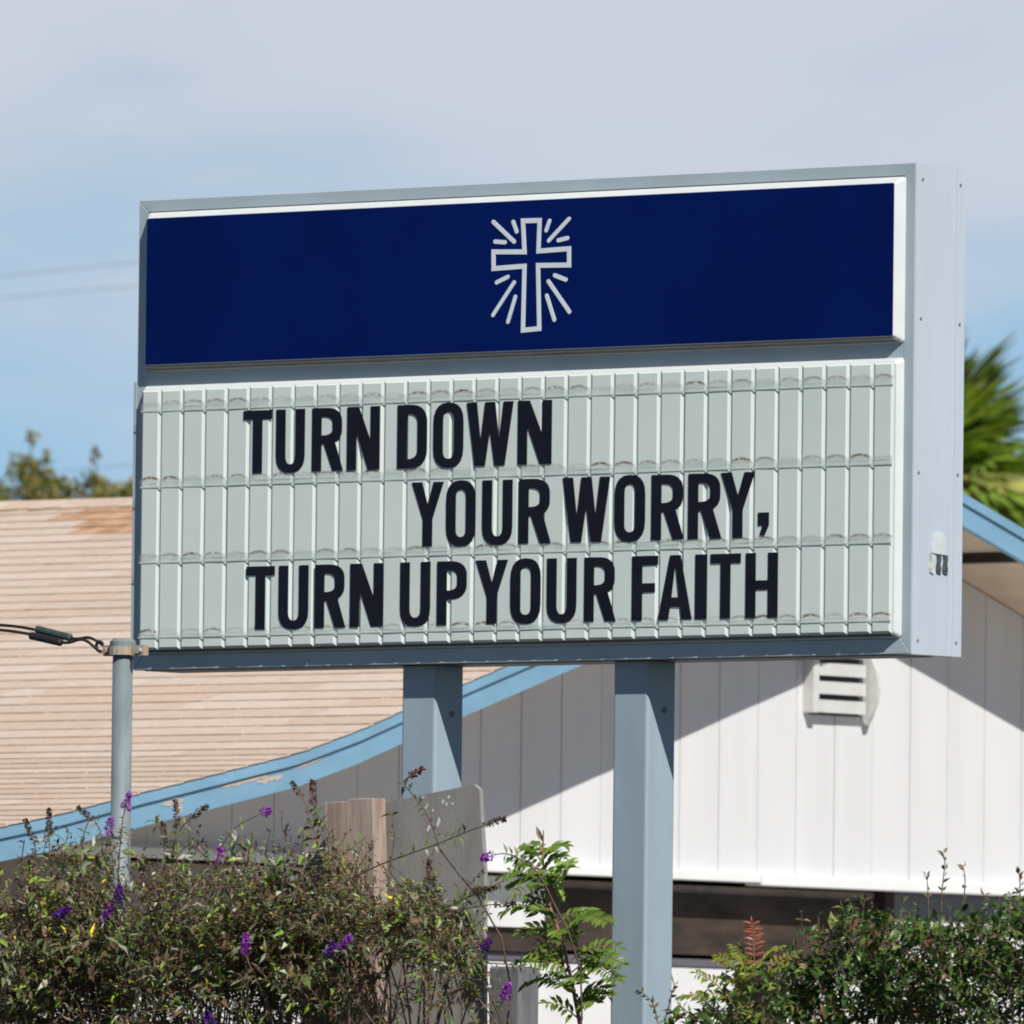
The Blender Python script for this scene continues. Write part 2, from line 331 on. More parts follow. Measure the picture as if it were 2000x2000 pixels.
# shingles: courses of separate tabs; those that show largest are parts, the rest one mesh
arc = [0.]; LPX = LP+[(YR, ZR)]
for i in range(1, len(LPX)): arc.append(arc[-1]+math.hypot(LPX[i][0]-LPX[i-1][0], LPX[i][1]-LPX[i-1][1]))
def along(s): return float(np.interp(s, arc, [p[0] for p in LPX])), float(np.interp(s, arc, [p[1] for p in LPX]))
def scr(p):
    v = Vector(p)-CAM; z = v.dot(d); return 1000+27590.7*v.dot(r2)/z, 1000-27590.7*v.dot(u2)/z
EXPO = .1215
def shingle_mesh(tone):
    h = .0052; L = EXPO*1.12
    V = [(-.5, 0, -.001), (.5, 0, -.001), (.5, L, -.004), (-.5, L, -.004), (-.5, 0, h), (.5, 0, h), (.5, L, .0005), (-.5, L, .0005)]
    me = mesh('shingle', V, BOXF, [tone, SHE]); me.polygons.foreach_set('material_index', [0, 0, 1, 0, 0, 0]); return me
SHM = [shingle_mesh(q) for q in SH]; SHMR = shingle_mesh(SHR)
tabs = []; s = 0.0; row = 0
while s < arc[-1]-.05:
    y0, z0 = along(s); y1, z1 = along(s+EXPO); sl_ = math.atan2(z1-z0, max(y1-y0, 1e-4))
    x = XF+.018; rr = random.Random(row); tone = rr.randrange(6); x -= 0
    while x > XB:
        wd = rr.uniform(.15, .38) if x > -9.5 else 1.2
        if x-wd < XB: wd = x-XB
        if rr.random() < .62: tone = rr.randrange(6)
        xc = x-wd/2; sx, sy = scr((xc, y0, z0))
        rust = 8.27 < y0 < 8.70 and -7.98+.85*(8.68-y0)+.5*abs(y0-8.5) < xc < -6.3
        vis = -40 < sx < 1150 and not (270 < sx < 1790 and 350 < sy < 1290)
        tabs.append((-abs(xc) if vis else -1000-abs(xc), xc, y0, z0+.001, sl_, wd-.004, tone, rust, rr.uniform(-.0025, .0025)))
        x -= wd
    s += EXPO; row += 1
tabs.sort(key=lambda q: -q[0])
rest = []
for i, (k, xc, y0, z0, sl_, wd, tone, rust, jit) in enumerate(tabs):
    if i < 300:
        inst('shingle', SHMR if rust else SHM[tone], (xc, y0+jit, z0), roof, (sl_, 0, 0), (wd, 1, 1))
    else: rest.append((xc, y0+jit, z0, sl_, wd, 6 if rust else tone))
V = []; F = []; MI = []
for (xc, y0, z0, sl_, wd, tone) in rest:
    n = len(V); cs, sn = math.cos(sl_), math.sin(sl_)
    for (a, b_, c_) in SHM[0].vertices and [tuple(q.co) for q in SHM[0].vertices]:
        V.append((xc+a*wd, y0+b_*cs-c_*sn, z0+b_*sn+c_*cs))
    F += [tuple(q+n for q in f) for f in BOXF]; MI += [tone, tone, 7, tone, tone, tone]
o = part('shingle_field', V, F, SH+[SHR, SHE], roof, MI); o['kind'] = 'stuff'
# ridge caps
V = [(-.5, -.10, -.036), (.5, -.10, -.029), (.5, 0, .006), (-.5, 0, 0), (.5, .10, -.029), (-.5, .10, -.036), (-.5, -.10, -.042), (.5, -.10, -.042), (.5, .10, -.042), (-.5, .10, -.042)]
F = [(0, 1, 2, 3), (3, 2, 4, 5), (6, 7, 1, 0), (8, 9, 5, 4), (1, 7, 8, 4, 2), (0, 3, 5, 9, 6)]
CAPM = []
for q in SH:
    me = mesh('ridge_cap', V, F, [q, SHE], [0, 0, 1, 0, 1, 0]); CAPM.append(me)
x = XF+.02
while x > -13:
    inst('ridge_cap', random.choice(CAPM), (x-.085, YR, ZR+.014+random.uniform(-.003, .003)), roof, (0, 0, random.uniform(-.06, .06)+.12), (.20, 1, 1)); x -= .165
# gable vent
vent = part('gable_vent', *box(XW, XW+.008, 8.665, 8.975, 3.62, 3.98), M['dark'], bld)
o = part('vent_frame', *box(XW, XW+.055, 8.630, 8.665, 3.625, 4.0), M['vent'], vent); bevel(o, .003)
cheek = [(XW, 3.625), (XW+.020, 3.600), (XW+.035, 3.588), (XW+.060, 3.625), (XW+.082, 3.68), (XW+.092, 3.735), (XW+.084, 3.79), (XW+.060, 3.84), (XW+.03, 3.88), (XW, 3.90)]
n = len(cheek); V = [(x, 8.987, z) for x, z in cheek]+[(x, 9.005, z) for x, z in cheek]
F = [tuple(range(n)), tuple(range(2*n-1, n-1, -1))]+[(i, i+n, (i+1) % n+n, (i+1) % n) for i in range(n)]
fixn(part('vent_cheek', V, F, M['vent'], vent))
for zz in (3.628, 3.700, 3.772, 3.844, 3.916):
    V = [(XW+.01, 8.667, zz+.052), (XW+.01, 8.973, zz+.052), (XW+.01, 8.973, zz+.004), (XW+.01, 8.667, zz+.004),
         (XW+.042, 8.667, zz+.048), (XW+.042, 8.973, zz+.048), (XW+.042, 8.973, zz), (XW+.042, 8.667, zz)]
    F = [(0, 1, 5, 4), (4, 5, 6, 7), (7, 6, 2, 3), (0, 4, 7, 3), (1, 2, 6, 5), (0, 3, 2, 1)]
    fixn(part('louver', V, F, M['vent'], vent))
# ------------------------------------------------------------------ the sign
SX, SD, SZ0, SZ1 = 3.182, .2484, 3.40, 4.92
sign = thing('church_sign', 'large blue and white changeable letter sign on two square blue grey posts', 'sign', (SX/2, SD/2, 0))
cab = part('cabinet', *box(0.004, SX-.002, .004, SD, SZ0-.0005, SZ1-.002), M['side'], sign)
# corner angles folded round the cabinet's right end
for (y0, y1) in ((.0015, .040), (.205, SD+.003)):
    part('corner_angle', *box(SX-.06, SX+.0015, y0, y1, SZ0-.0008, SZ1-.0015), M['side'], sign)
fw = .041
fr_ = [[(0, SZ1), (fw, SZ1-fw), (SX-fw, SZ1-fw), (SX, SZ1)], [(0, SZ0), (SX, SZ0), (SX-fw, SZ0+.048), (fw, SZ0+.048)],
       [(0, SZ0), (fw, SZ0+.048), (fw, SZ1-fw), (0, SZ1)], [(SX, SZ0), (SX, SZ1), (SX-fw, SZ1-fw), (SX-fw, SZ0+.048)]]
for poly in fr_:
    c_ = (sum(p[0] for p in poly)/4, sum(p[1] for p in poly)/4)
    poly = [(c_[0]+(px-c_[0])*(1-.0004), c_[1]+(pz-c_[1])*(1-.0004)) for px, pz in poly]
    o = fixn(part('frame_rail', *prism(poly, 0, .018), M['frame'], sign)); bevel(o, .0018, 1)
part('shadow_gap_strip', *box(.043, SX-.043, -.0012, .012, 4.8765, 4.8815), M['dark'], sign)  # dark strip painting in the shadow gap between frame and header
for (x0, x1, zz, y0) in ((.046, 3.140, 4.361, -.0275), (.038, 3.140, 3.447, -.0225)):
    V = [(x0, .010, zz-.0012), (x1, .010, zz-.0012), (x1-.016, y0, zz+.0155), (x0+.016, y0, zz+.0155), (x0, .010, zz-.0032), (x1, .010, zz-.0032), (x1-.016, y0-.0015, zz+.0130), (x0+.016, y0-.0015, zz+.0130)]
    fixn(part('flange_shade_strip', V, BOXF, M['shade_bolt_grey'], sign))  # dark strip standing in for shade on each pan's lower flange
part('hinge_strip', *box(-.011, .0005, -.002, .05, SZ0+.002, 4.332), M['frame'], sign)
part('divider_bar', *box(fw+.001, SX-fw-.001, .001, .02, 4.315, 4.363), M['frame'], sign)
part('underside_shade', *box(.03, SX-.07, .022, SD-.05, SZ0-.003, SZ0-.0008), M['dark'], sign)  # dark sheet painting in the shade under the cabinet
def rrect(x0, x1, z0, z1, rad, n=4):
    P = []
    for cx, cz, a0 in ((x1-rad, z1-rad, 0), (x0+rad, z1-rad, 90), (x0+rad, z0+rad, 180), (x1-rad, z0+rad, 270)):
        for k in range(n+1): g = math.radians(a0+90*k/n); P.append((cx+rad*math.cos(g), cz+rad*math.sin(g)))
    return P
def pan(name, x0, x1, z0, z1, prof, mats, front, parent):
    """moulded pan: loops (y, inset, radius) from the base lip to the front face"""
    V = []; F = []; MI = []; n = 20
    for (y, ins, rad) in prof: V += [(x, y, z) for x, z in rrect(x0+ins, x1-ins, z0+ins, z1-ins, rad)]
    for j in range(len(prof)-1):
        for k in range(n): F.append((j*n+k, j*n+(k+1) % n, j*n+n+(k+1) % n, j*n+n+k)); MI.append(0)
    F.append(tuple((len(prof)-1)*n+k for k in range(n))); MI.append(front)
    return fixn(part(name, V, F, mats, parent, MI))
head = pan('header_panel', .040, 3.146, 4.361, 4.880, [(.018, 0, .012), (-.004, .002, .012), (-.026, .018, .008), (-.031, .0205, .006), (-.0325, .0225, .004)], [M['pan_white'], M['blue']], 1, sign)
# emblem: outlined cross with rays, thin raised vinyl strokes
def stroke(pts, wd, closed, y0, y1):
    P = [Vector(p) for p in pts]; n = len(P); L, R = [], []
    for i, p in enumerate(P):
        a = (p-P[i-1]).normalized(); b_ = (P[(i+1) % n]-p).normalized()
        na = Vector((-a.y, a.x)); nb = Vector((-b_.y, b_.x)); m_ = (na+nb).normalized(); k = wd/2/max(.3, m_.dot(na))
        L.append(p+m_*k); R.append(p-m_*k)
    V = [(q.x, y0, q.y) for q in L+R]+[(q.x, y1, q.y) for q in L+R]; F = []
    for i in range(n):
        j = (i+1) % n; F += [(i, j, j+n, i+n), (i+2*n, i+n*3, j+n*3, j+n*2), (i, i+2*n, j+2*n, j), (i+n, j+n, j+3*n, i+3*n)]
    return V, F
CR = [(1.6371, 4.7931), (1.7053, 4.7919), (1.7019, 4.6951), (1.8267, 4.6983), (1.8274, 4.6468), (1.701, 4.6499), (1.7089, 4.4498), (1.6423, 4.4468), (1.6457, 4.6493), (1.5187, 4.646), (1.5179, 4.699), (1.6451, 4.6946)]
fixn(part('cross_outline', *stroke(CR, .0155, True, -.0345, -.0322), M['emblem'], head))
for (a, b_, c_, e) in [(1.5158, 4.7942, 1.6022, 4.7281), (1.5974, 4.7912, 1.6122, 4.76), (1.7459, 4.7891, 1.7328, 4.7594), (1.8253, 4.7925, 1.7436, 4.7264), (1.5239, 4.7316, 1.5648, 4.7276), (1.7826, 4.7262, 1.8197, 4.732), (1.5325, 4.6015, 1.5779, 4.6176), (1.6042, 4.5991, 1.5193, 4.4986), (1.6098, 4.5536, 1.5807, 4.4752), (1.7696, 4.6162, 1.8152, 4.6008), (1.744, 4.5982, 1.8313, 4.4986), (1.7381, 4.5531, 1.7701, 4.4755)]:
    A, B = Vector((a, b_)), Vector((c_, e)); t_ = (B-A).normalized(); n_ = Vector((-t_.y, t_.x)); h = .0068; poly = []
    for k in range(7): g_ = math.pi*k/6; poly.append(B+n_*h*math.cos(g_)*1+t_*h*math.sin(g_))
    for k in range(7): g_ = math.pi*k/6; poly.append(A-n_*h*math.cos(g_)-t_*h*math.sin(g_))
    fixn(part('emblem_ray', *prism([(q.x, q.y) for q in poly], -.0345, -.0322), M['emblem'], head))
# letterboard: pan, 33 x 5 moulded tiles, four clear tracks
LBX0, LBX1 = .031, 3.146
board = pan('letterboard', LBX0, LBX1, 3.447, 4.3185, [(.018, 0, .014), (-.004, .002, .014), (-.020, .0125, .012), (-.0235, .016, .010)], [M['pan_white']], 0, sign)
rows = [(4.245, 4.3015, .018), (4.000, 4.245, .018), (3.755, 4.000, .015), (3.5085, 3.755, .017), (3.4625, 3.5085, -1)]
TM = [tile_mat('letterboard_tile', zl, 1.1 if zl > 0 else 0.0) for (_, _, zl) in rows]
pt = .0941; xb = [.0485]+[.130+pt*i for i in range(32)]+[3.1295]
YB, YT = -.0278, -.0335
def tile_mesh(wd, z0, z1, m_, first, last):
    i1, i2 = .0072, .0100; h = z1-z0; zb, zt = (.008 if last else 0), (.006 if first else 0)
    V = [(-wd/2, 0, 0), (wd/2, 0, 0), (wd/2, 0, h), (-wd/2, 0, h),
         (-wd/2+i1, YT+.002-YB, zb*.7), (wd/2-i1, YT+.002-YB, zb*.7), (wd/2-i1, YT+.002-YB, h-zt*.7), (-wd/2+i1, YT+.002-YB, h-zt*.7),
         (-wd/2+i2, YT-YB, zb), (wd/2-i2, YT-YB, zb), (wd/2-i2, YT-YB, h-zt), (-wd/2+i2, YT-YB, h-zt)]
    F = [(0, 1, 5, 4), (1, 2, 6, 5), (2, 3, 7, 6), (3, 0, 4, 7), (4, 5, 9, 8), (5, 6, 10, 9), (6, 7, 11, 10), (7, 4, 8, 11), (8, 9, 10, 11)]
    return mesh('letter_tile', V, F, m_)
for ri, (z0, z1, zl) in enumerate(rows):
    cache = {}
    for ci in range(len(xb)-1):
        wd = round(xb[ci+1]-xb[ci], 4)
        if wd not in cache: cache[wd] = tile_mesh(wd, z0, z1, TM[ri], ri == 0, ri == 4)
        inst('letter_tile', cache[wd], ((xb[ci]+xb[ci+1])/2, YB+random.uniform(-.0006, .0006), z0), board, (0, 0, random.uniform(-.012, .012)))
for (z0, z1) in ((4.231, 4.259), (3.985, 4.0135), (3.7415, 3.769), (3.500, 3.5155)):
    (va, fa), (vb, fb) = box(.049, 3.129, -.0346, -.0338, z0+.0042, z1), box(.049, 3.129, -.0354, -.0338, z0, z0+.004)
    part('track', *join((va, fa), (vb, fb)), [M['track'], M['tracklip']], board, [0]*6+[1]*6)
# screws, worn sticker on the end of the cabinet
for (yy, zz) in [(.032, 4.871), (.223, 4.865), (.029, 4.439), (.225, 4.432), (.026, 3.962), (.223, 3.964), (.03, 3.443), (.224, 3.443)]:
    part('screw', *tube([(SX+.001, yy, zz), (SX+.005, yy, zz)], .0042, 8), M['screw'], sign)
stk = part('sticker', *xprism([(.096, 3.716), (.166, 3.712), (.165, 3.742), (.168, 3.766), (.155, 3.779), (.128, 3.782), (.104, 3.771), (.101, 3.748), (.097, 3.74)], SX-.001, SX+.0022), M['paper'], sign); fixn(stk)
for (a, b_, m_) in ((.090, .112, 'inkpale'), (.124, .146, 'ink'), (.156, .180, 'ink')):
    poly = [(a, 3.656), (b_-.003, 3.650), (b_, 3.67), (b_-.004, 3.682), (b_, 3.696), (b_-.001, 3.711), (a+.001, 3.713), (a+.003, 3.69), (a-.002, 3.672)]
    fixn(part('sticker_bar', *xprism(poly, SX-.001, SX+.0022), M[m_], sign))
# posts
for px in (1.0871, 1.9549):
    po = part('post', *box(px, px+.1415, .0535, .195, 0, SZ0+.001), M['post'], sign)
    bm = bmesh.new(); bm.from_mesh(po.data)
    ed = [e for e in bm.edges if abs(e.verts[0].co.z-e.verts[1].co.z) > 1]
    bmesh.ops.bevel(bm, geom=ed, offset=.011, segments=4, affect='EDGES', profile=.5); bm.to_mesh(po.data); bm.free()
    po.data.polygons.foreach_set('use_smooth', [False]*len(po.data.polygons))
    part('bolt', *tube([(px+.140, .135, 3.245), (px+.1450, .135, 3.245)], .010, 10), M['shade_bolt_grey'], po)
# ------------------------------------------------------------------ message letters (glyphs drawn in a unit box, height 1)
def arcp(cx, cz, rx, rz, a0, a1, n=10):
    return [(cx+rx*math.cos(math.radians(a0+(a1-a0)*k/n)), cz+rz*math.sin(math.radians(a0+(a1-a0)*k/n))) for k in range(n+1)]
def sq(cx, cz, rx, rz, a0, a1, n=10, e=2.45):
    P = []
    for k in range(n+1):
        g_ = math.radians(a0+(a1-a0)*k/n); c_, s_ = math.cos(g_), math.sin(g_)
        P.append((cx+rx*math.copysign(abs(c_)**(2/e), c_), cz+rz*math.copysign(abs(s_)**(2/e), s_)))
    return P
def glyph(ch, w_):
    s = .192; h = .145
    if ch == 'T': return [[(0, 1), (0, 1-h), (w_/2-s/2, 1-h), (w_/2-s/2, 0), (w_/2+s/2, 0), (w_/2+s/2, 1-h), (w_, 1-h), (w_, 1)]]
    if ch == 'I': return [[(0, 0), (w_, 0), (w_, 1), (0, 1)]]
    if ch == 'H': return [[(0, 0), (s, 0), (s, .43), (w_-s, .43), (w_-s, 0), (w_, 0), (w_, 1), (w_-s, 1), (w_-s, .575), (s, .575), (s, 1), (0, 1)]]
    if ch == 'F': return [[(0, 0), (s+.01, 0), (s+.01, .435), (w_*.89, .435), (w_*.89, .575), (s+.01, .575), (s+.01, 1-h), (w_, 1-h), (w_, 1), (0, 1)]]
    if ch == 'N': return [[(0, 0), (s*.98, 0), (s*.98, .60), (w_-.235, 0), (w_, 0), (w_, 1), (w_-s*.98, 1), (w_-s*.98, .46), (.235, 1), (0, 1)]]
    if ch == 'U':
        rz = .285
        return [[(0, 1)]+sq(w_/2, rz-.012, w_/2, rz, 180, 360)+[(w_, 1), (w_-s, 1)]+sq(w_/2, rz-.005, w_/2-s, .155, 360, 180)+[(s, 1)]]
    if ch == 'O':
        o_ = sq(w_/2, .70, w_/2, .315, 0, 180)+sq(w_/2, .30, w_/2, .315, 180, 360)
        return [o_, sq(w_/2, .735, w_/2-s, .135, 0, 180)+sq(w_/2, .265, w_/2-s, .135, 180, 360)]
    if ch == 'D':
        return [[(0, 0)]+sq(w_*.42, .30, w_*.58, .30, 270, 360)+sq(w_*.42, .70, w_*.58, .30, 0, 90)+[(0, 1)],
                [(s, h)]+sq(s+.02, .30, w_-2*s-.02, .155, 270, 360)+sq(s+.02, .70, w_-2*s-.02, .155, 0, 90)+[(s, 1-h)]]
    if ch == 'P':
        w2 = w_; return [[(0, 0), (s, 0), (s, .40)]+sq(w2*.42, .64, w2*.58, .24, 270, 360)+sq(w2*.42, .76, w2*.58, .24, 0, 90)+[(0, 1)],
                [(s, .54)]+sq(s+.03, .66, w2-2*s-.03, .12, 270, 360)+sq(s+.03, .735, w2-2*s-.03, .12, 0, 90)+[(s, 1-h)]]
    if ch == 'R':
        w2 = w_*.955
        return [[(0, 0), (s, 0), (s, .425), (w_*.38, .425), (w_-.215, 0), (w_, 0), (w_*.735, .455)]+sq(w2*.50, .66, w2*.50, .22, 300, 360, 6)+sq(w2*.45, .76, w2*.55, .24, 0, 90)+[(0, 1)],
                [(s, .565)]+sq(s+.03, .67, w2-2*s-.03, .105, 270, 360)+sq(s+.03, .745, w2-2*s-.03, .112, 0, 90)+[(s, 1-h)]]
    if ch == 'Y': return [[(w_/2-s/2, 0), (w_/2+s/2, 0), (w_/2+s/2, .42), (w_, 1), (w_-.205, 1), (w_/2+.003, .64), (.205, 1), (0, 1), (w_/2-s/2, .42)]]
    if ch == 'A': return [[(0, 0), (.20, 0), (.235, .20), (w_-.235, .20), (w_-.20, 0), (w_, 0), (w_*.655, 1), (w_*.345, 1)], [(.262, .345), (w_-.262, .345), (w_/2+.012, .80), (w_/2-.012, .80)]]
    if ch == 'W': return [[(.17, 0), (.375, 0), (w_/2, .56), (w_-.375, 0), (w_-.17, 0), (w_, 1), (w_-.20, 1), (w_-.285, .38), (w_/2+.10, 1), (w_/2-.10, 1), (.285, .38), (.20, 1), (0, 1)]]
    if ch == ',': return [[(0, 1), (0, .42), (w_*.42, .42), (w_*.14, -.02), (w_*.62, -.02), (w_, .42), (w_, 1)]]
def glyph_mesh(ch, x0, x1, z0, z1, y0, y1):
    H_ = z1-z0; cu = bpy.data.curves.new('glyph', 'CURVE'); cu.dimensions = '2D'; cu.fill_mode = 'BOTH'
    for loop in glyph(ch, (x1-x0)/H_):
        sp = cu.splines.new('POLY'); sp.points.add(len(loop)-1); sp.use_cyclic_u = True
        for p, (a, b_) in zip(sp.points, loop): p.co = (a*H_, b_*H_, 0, 1)
    cu.extrude = (y1-y0)/2
    tmp = bpy.data.objects.new('tmp', cu); link(tmp); dg = bpy.context.evaluated_depsgraph_get(); dg.update()
    me = bpy.data.meshes.new_from_object(tmp.evaluated_get(dg)); bpy.data.objects.remove(tmp); bpy.data.curves.remove(cu)
    for v in me.vertices: v.co = Vector((v.co.x, -v.co.z, v.co.y))
    me.materials.clear(); me.materials.append(M['letter']); me.name = 'sign_letter'; return me
LINES = [('top', 'TURN DOWN', 4.0215, 4.2235, [('T', .487, .606), ('U', .625, .745), ('R', .776, .906), ('N', .923, 1.058), ('D', 1.132, 1.254), ('O', 1.281, 1.404), ('W', 1.418, 1.609), ('N', 1.628, 1.766)]),
         ('middle', 'YOUR WORRY,', 3.7715, 3.9755, [('Y', 1.195, 1.326), ('O', 1.337, 1.458), ('U', 1.486, 1.609), ('R', 1.636, 1.767), ('W', 1.814, 2.006), ('O', 2.025, 2.148), ('R', 2.174, 2.305), ('R', 2.322, 2.455), ('Y', 2.452, 2.587), (',', 2.601, 2.644)]),
         ('bottom', 'TURN UP YOUR FAITH', 3.5205, 3.7225, [('T', .507, .626), ('U', .644, .768), ('R', .796, .924), ('N', .943, 1.079), ('U', 1.151, 1.275), ('P', 1.304, 1.425), ('Y', 1.462, 1.594), ('O', 1.605, 1.728), ('U', 1.754, 1.874), ('R', 1.906, 2.034), ('F', 2.099, 2.203), ('A', 2.205, 2.340), ('I', 2.353, 2.400), ('T', 2.414, 2.534), ('H', 2.555, 2.682)])]
for (rn, txt, z0, z1, L) in LINES:
    words = []; i = 0
    for wtxt in txt.split(' '):
        for k, ch in enumerate(wtxt): words.append((wtxt, k))
    for (ch, x0, x1), (wtxt, k) in zip(L, words):
        wc = wtxt.rstrip(',')
        if ch == ',': zz0, zz1 = 3.7785, 3.848; lab = 'black comma after the word WORRY in the middle line of the sign'
        else:
            zz0, zz1 = z0, z1
            dup_ = wc.count(ch) > 1; nth = ('first ' if wc[:k].count(ch) == 0 else 'second ') if dup_ else ''
            lab = 'black %sletter %s of the word %s in the %s line of the sign' % (nth, ch, wc, rn)
        me = glyph_mesh(ch, x0, x1, zz0, zz1, -.0362, -.0340)
        o = link(bpy.data.objects.new('sign_letter' if ch != ',' else 'sign_comma', me)); o.location = (x0, -.0351, zz0)
        tag(o, lab, 'letter', 'black letters of the sign message')
# ------------------------------------------------------------------ pipe pole with service cables
pole = thing('pipe_pole', 'weathered galvanised pipe pole with rusty clamp left of the sign', 'pole', (.35, -.45, 0))
part('pipe', *tube([(.350, -.45, 0), (.3475, -.45, 3.455)], .0325, 20), M['pipe'], pole, smooth=True)
part('cap', *tube([(.3475, -.45, 3.445), (.3475, -.45, 3.468), (.3475, -.45, 3.478)], [.042, .042, .030], 16), M['pipe'], pole)
cl = part('clamp', *join(tube([(.3475, -.45, 3.425), (.3475, -.45, 3.452)], .0465, 16), box(.385, .445, -.462, -.438, 3.423, 3.456), box(.275, .312, -.462, -.438, 3.423, 3.458)), M['clamp'], pole)
for xx in (.288, .430): part('clamp_bolt', *tube([(xx, -.475, 3.438), (xx, -.462, 3.438)], .010, 6), M['clamp'], cl)
part('hook', *tube(spline([(.276, -.45, 3.443), (.255, -.45, 3.438), (.238, -.45, 3.446), (.236, -.45, 3.462), (.250, -.45, 3.470), (.262, -.45, 3.462)]), .0055, 8), M['rubber'], pole, smooth=True)
WA = [(-6.0, -.45, 3.75), (-3.0, -.45, 3.605), (-1.2, -.45, 3.562), (-.5, -.45, 3.546), (-.178, -.45, 3.531), (-.02, -.45, 3.512), (.13, -.45, 3.482), (.20, -.45, 3.484), (.24, -.45, 3.470), (.27, -.45, 3.453)]
WB = [(-6.0, -.47, 3.72), (-3.0, -.47, 3.582), (-1.2, -.47, 3.543), (-.5, -.47, 3.529), (-.178, -.47, 3.515), (-.02, -.47, 3.496), (.115, -.47, 3.468), (.18, -.47, 3.477), (.215, -.47, 3.470), (.25, -.47, 3.447)]
for Wp, nm, (a, b_), hi in ((WA, 'upper black service cable with a greenish splice sleeve running left from the pole', ((-.022, 3.515), (.128, 3.484)), 1), (WB, 'lower black service cable with a dark splice sleeve running left from the pole', ((-.03, 3.494), (.105, 3.468)), 0)):
    c_ = thing('service_cable', nm, 'cable', Wp[-1], 'black cables tied to the pipe pole')
    part('wire', *tube(spline(Wp), .0048, 8), M['rubber'], c_, smooth=True)
    yy = Wp[0][1]
    part('splice_sleeve', *tube([(a[0], yy, a[1]), (a[0]+.004, yy, a[1]-.001), (b_[0]-.004, yy, b_[1]+.001), (b_[0], yy, b_[1])], [.008, .0125, .0125, .008], 12), M['sleeve' if hi else 'rubber'], c_)
# ------------------------------------------------------------------ plywood board and timber post in front of the sign posts
ply = tag(fixn(part('plywood_board', *prism([(1.045, .6), (1.79, .6), (1.778, 2.252), (1.771, 2.732), (1.748, 2.985), (1.725, 3.001), (1.40, 2.953), (1.06, 2.903), (1.030, 2.88), (1.028, 2.6)], -.35, -.332), M['ply'])), 'grey weathered plywood board with sloping top standing before the left sign post', 'board')
for (xx, zz, ln, a) in [(1.535, 2.945, .020, .25), (1.60, 2.955, .016, .1), (1.625, 2.968, .012, .3), (1.615, 2.945, .012, .0), (1.585, 2.90, .035, .2), (1.545, 2.875, .022, .3), (1.64, 2.945, .009, .3), (1.52, 2.966, .008, .2), (1.56, 2.925, .009, .1)]:
    p0 = (xx, -.3512, zz); p1 = (xx-ln*a, -.3512, zz-ln)
    fixn(part('paint_scrape', *prism([(xx, zz), (xx+.006, zz-ln*.4), (p1[0]+.002, p1[2]), (p1[0]-.003, zz-ln*.7)], -.3514, -.3501), M['pan_white'], ply))
tp = tag(part('timber_post', *join(box(1.215, 1.3135, -.47, -.40, 0, 2.950), box(1.3145, 1.412, -.4705, -.405, 0, 2.958)), M['timber']), 'old brown split timber post standing in front of the grey plywood board', 'post')
for v in tp.data.vertices:
    v.co.x += (2.95-v.co.z)*.045; v.co.z += random.uniform(-.004, .004)
bevel(tp, .0015, 1)
for (x0, x1, zt, lab) in ((1.63, 1.755, 2.436, 'short grey old fence post in front of the white wall, right of the plywood board'), (2.617, 2.753, 2.44, 'short dark old fence post behind the red tipped ferny seedling')):
    o = tag(part('fence_post', *box(x0, x1, -.15, -.05, 0, zt), M['fence' if x0 < 2 else 'brown']), lab, 'post', 'old fence posts among the bushes'); bevel(o, .008, 2)
# ------------------------------------------------------------------ vegetation
class Leaves:
    """collects leaves, then builds all of them as one mesh with a colour per leaf"""
    def __init__(s): s.p = []; s.dv = []; s.nv = []; s.l = []; s.w = []; s.c = []
    def add(s, p, dv, nv, l, w_, c): s.p.append(p); s.dv.append(dv); s.nv.append(nv); s.l.append(l); s.w.append(w_); s.c.append(c)
    def many(s, p, dv, nv, l, w_, c): s.p += list(p); s.dv += list(dv); s.nv += list(nv); s.l += list(l); s.w += list(w_); s.c += list(c)
    def build(s, name, m_, parent, droop=.18, fold=.22):
        n = len(s.p); p = np.array(s.p, float); dv = np.array(s.dv, float); nv = np.array(s.nv, float)
        dv /= np.linalg.norm(dv, axis=1)[:, None]+1e-9
        sv = np.cross(dv, nv); sv /= np.linalg.norm(sv, axis=1)[:, None]+1e-9; nv = np.cross(sv, dv)
        l = np.array(s.l)[:, None]; w_ = np.array(s.w)[:, None]
        V = np.zeros((n, 6, 3))
        V[:, 0] = p
        V[:, 1] = p+dv*l*.42-sv*w_*.5+nv*w_*fold
        V[:, 2] = p+dv*l*.42+sv*w_*.5+nv*w_*fold
        V[:, 3] = p+dv*l*.45
        V[:, 4] = p+dv*l-nv*l*droop
        V[:, 5] = p+dv*l*.75-nv*l*droop*.4
        V = V.reshape(-1, 3)
        base = (np.arange(n)*6)[:, None]
        T = np.concatenate([base+np.array([[0, 3, 1]]), base+np.array([[0, 2, 3]]), base+np.array([[1, 3, 5]]), base+np.array([[3, 2, 5]]), base+np.array([[1, 5, 4]]), base+np.array([[5, 2, 4]])], 1).reshape(-1, 3)
        me = bpy.data.meshes.new(name); me.vertices.add(len(V)); me.vertices.foreach_set('co', V.ravel() - np.tile(np.array(WORLD[parent]), len(V)) if parent else V.ravel())
        me.loops.add(len(T)*3); me.loops.foreach_set('vertex_index', T.ravel().astype(np.int32)); me.polygons.add(len(T))
        me.polygons.foreach_set('loop_start', np.arange(0, len(T)*3, 3, dtype=np.int32)); me.polygons.foreach_set('loop_total', np.full(len(T), 3, np.int32))
        me.update(calc_edges=True); me.validate()
        at = me.attributes.new('leaf_color', 'FLOAT_COLOR', 'FACE')
        cc = np.concatenate([np.array(s.c, float), np.ones((n, 1))], 1); at.data.foreach_set('color', np.repeat(cc, 6, 0).ravel())
        me.materials.append(m_)
        o = link(bpy.data.objects.new(name, me)); o.parent = parent; WORLD[o] = WORLD[parent]; return o
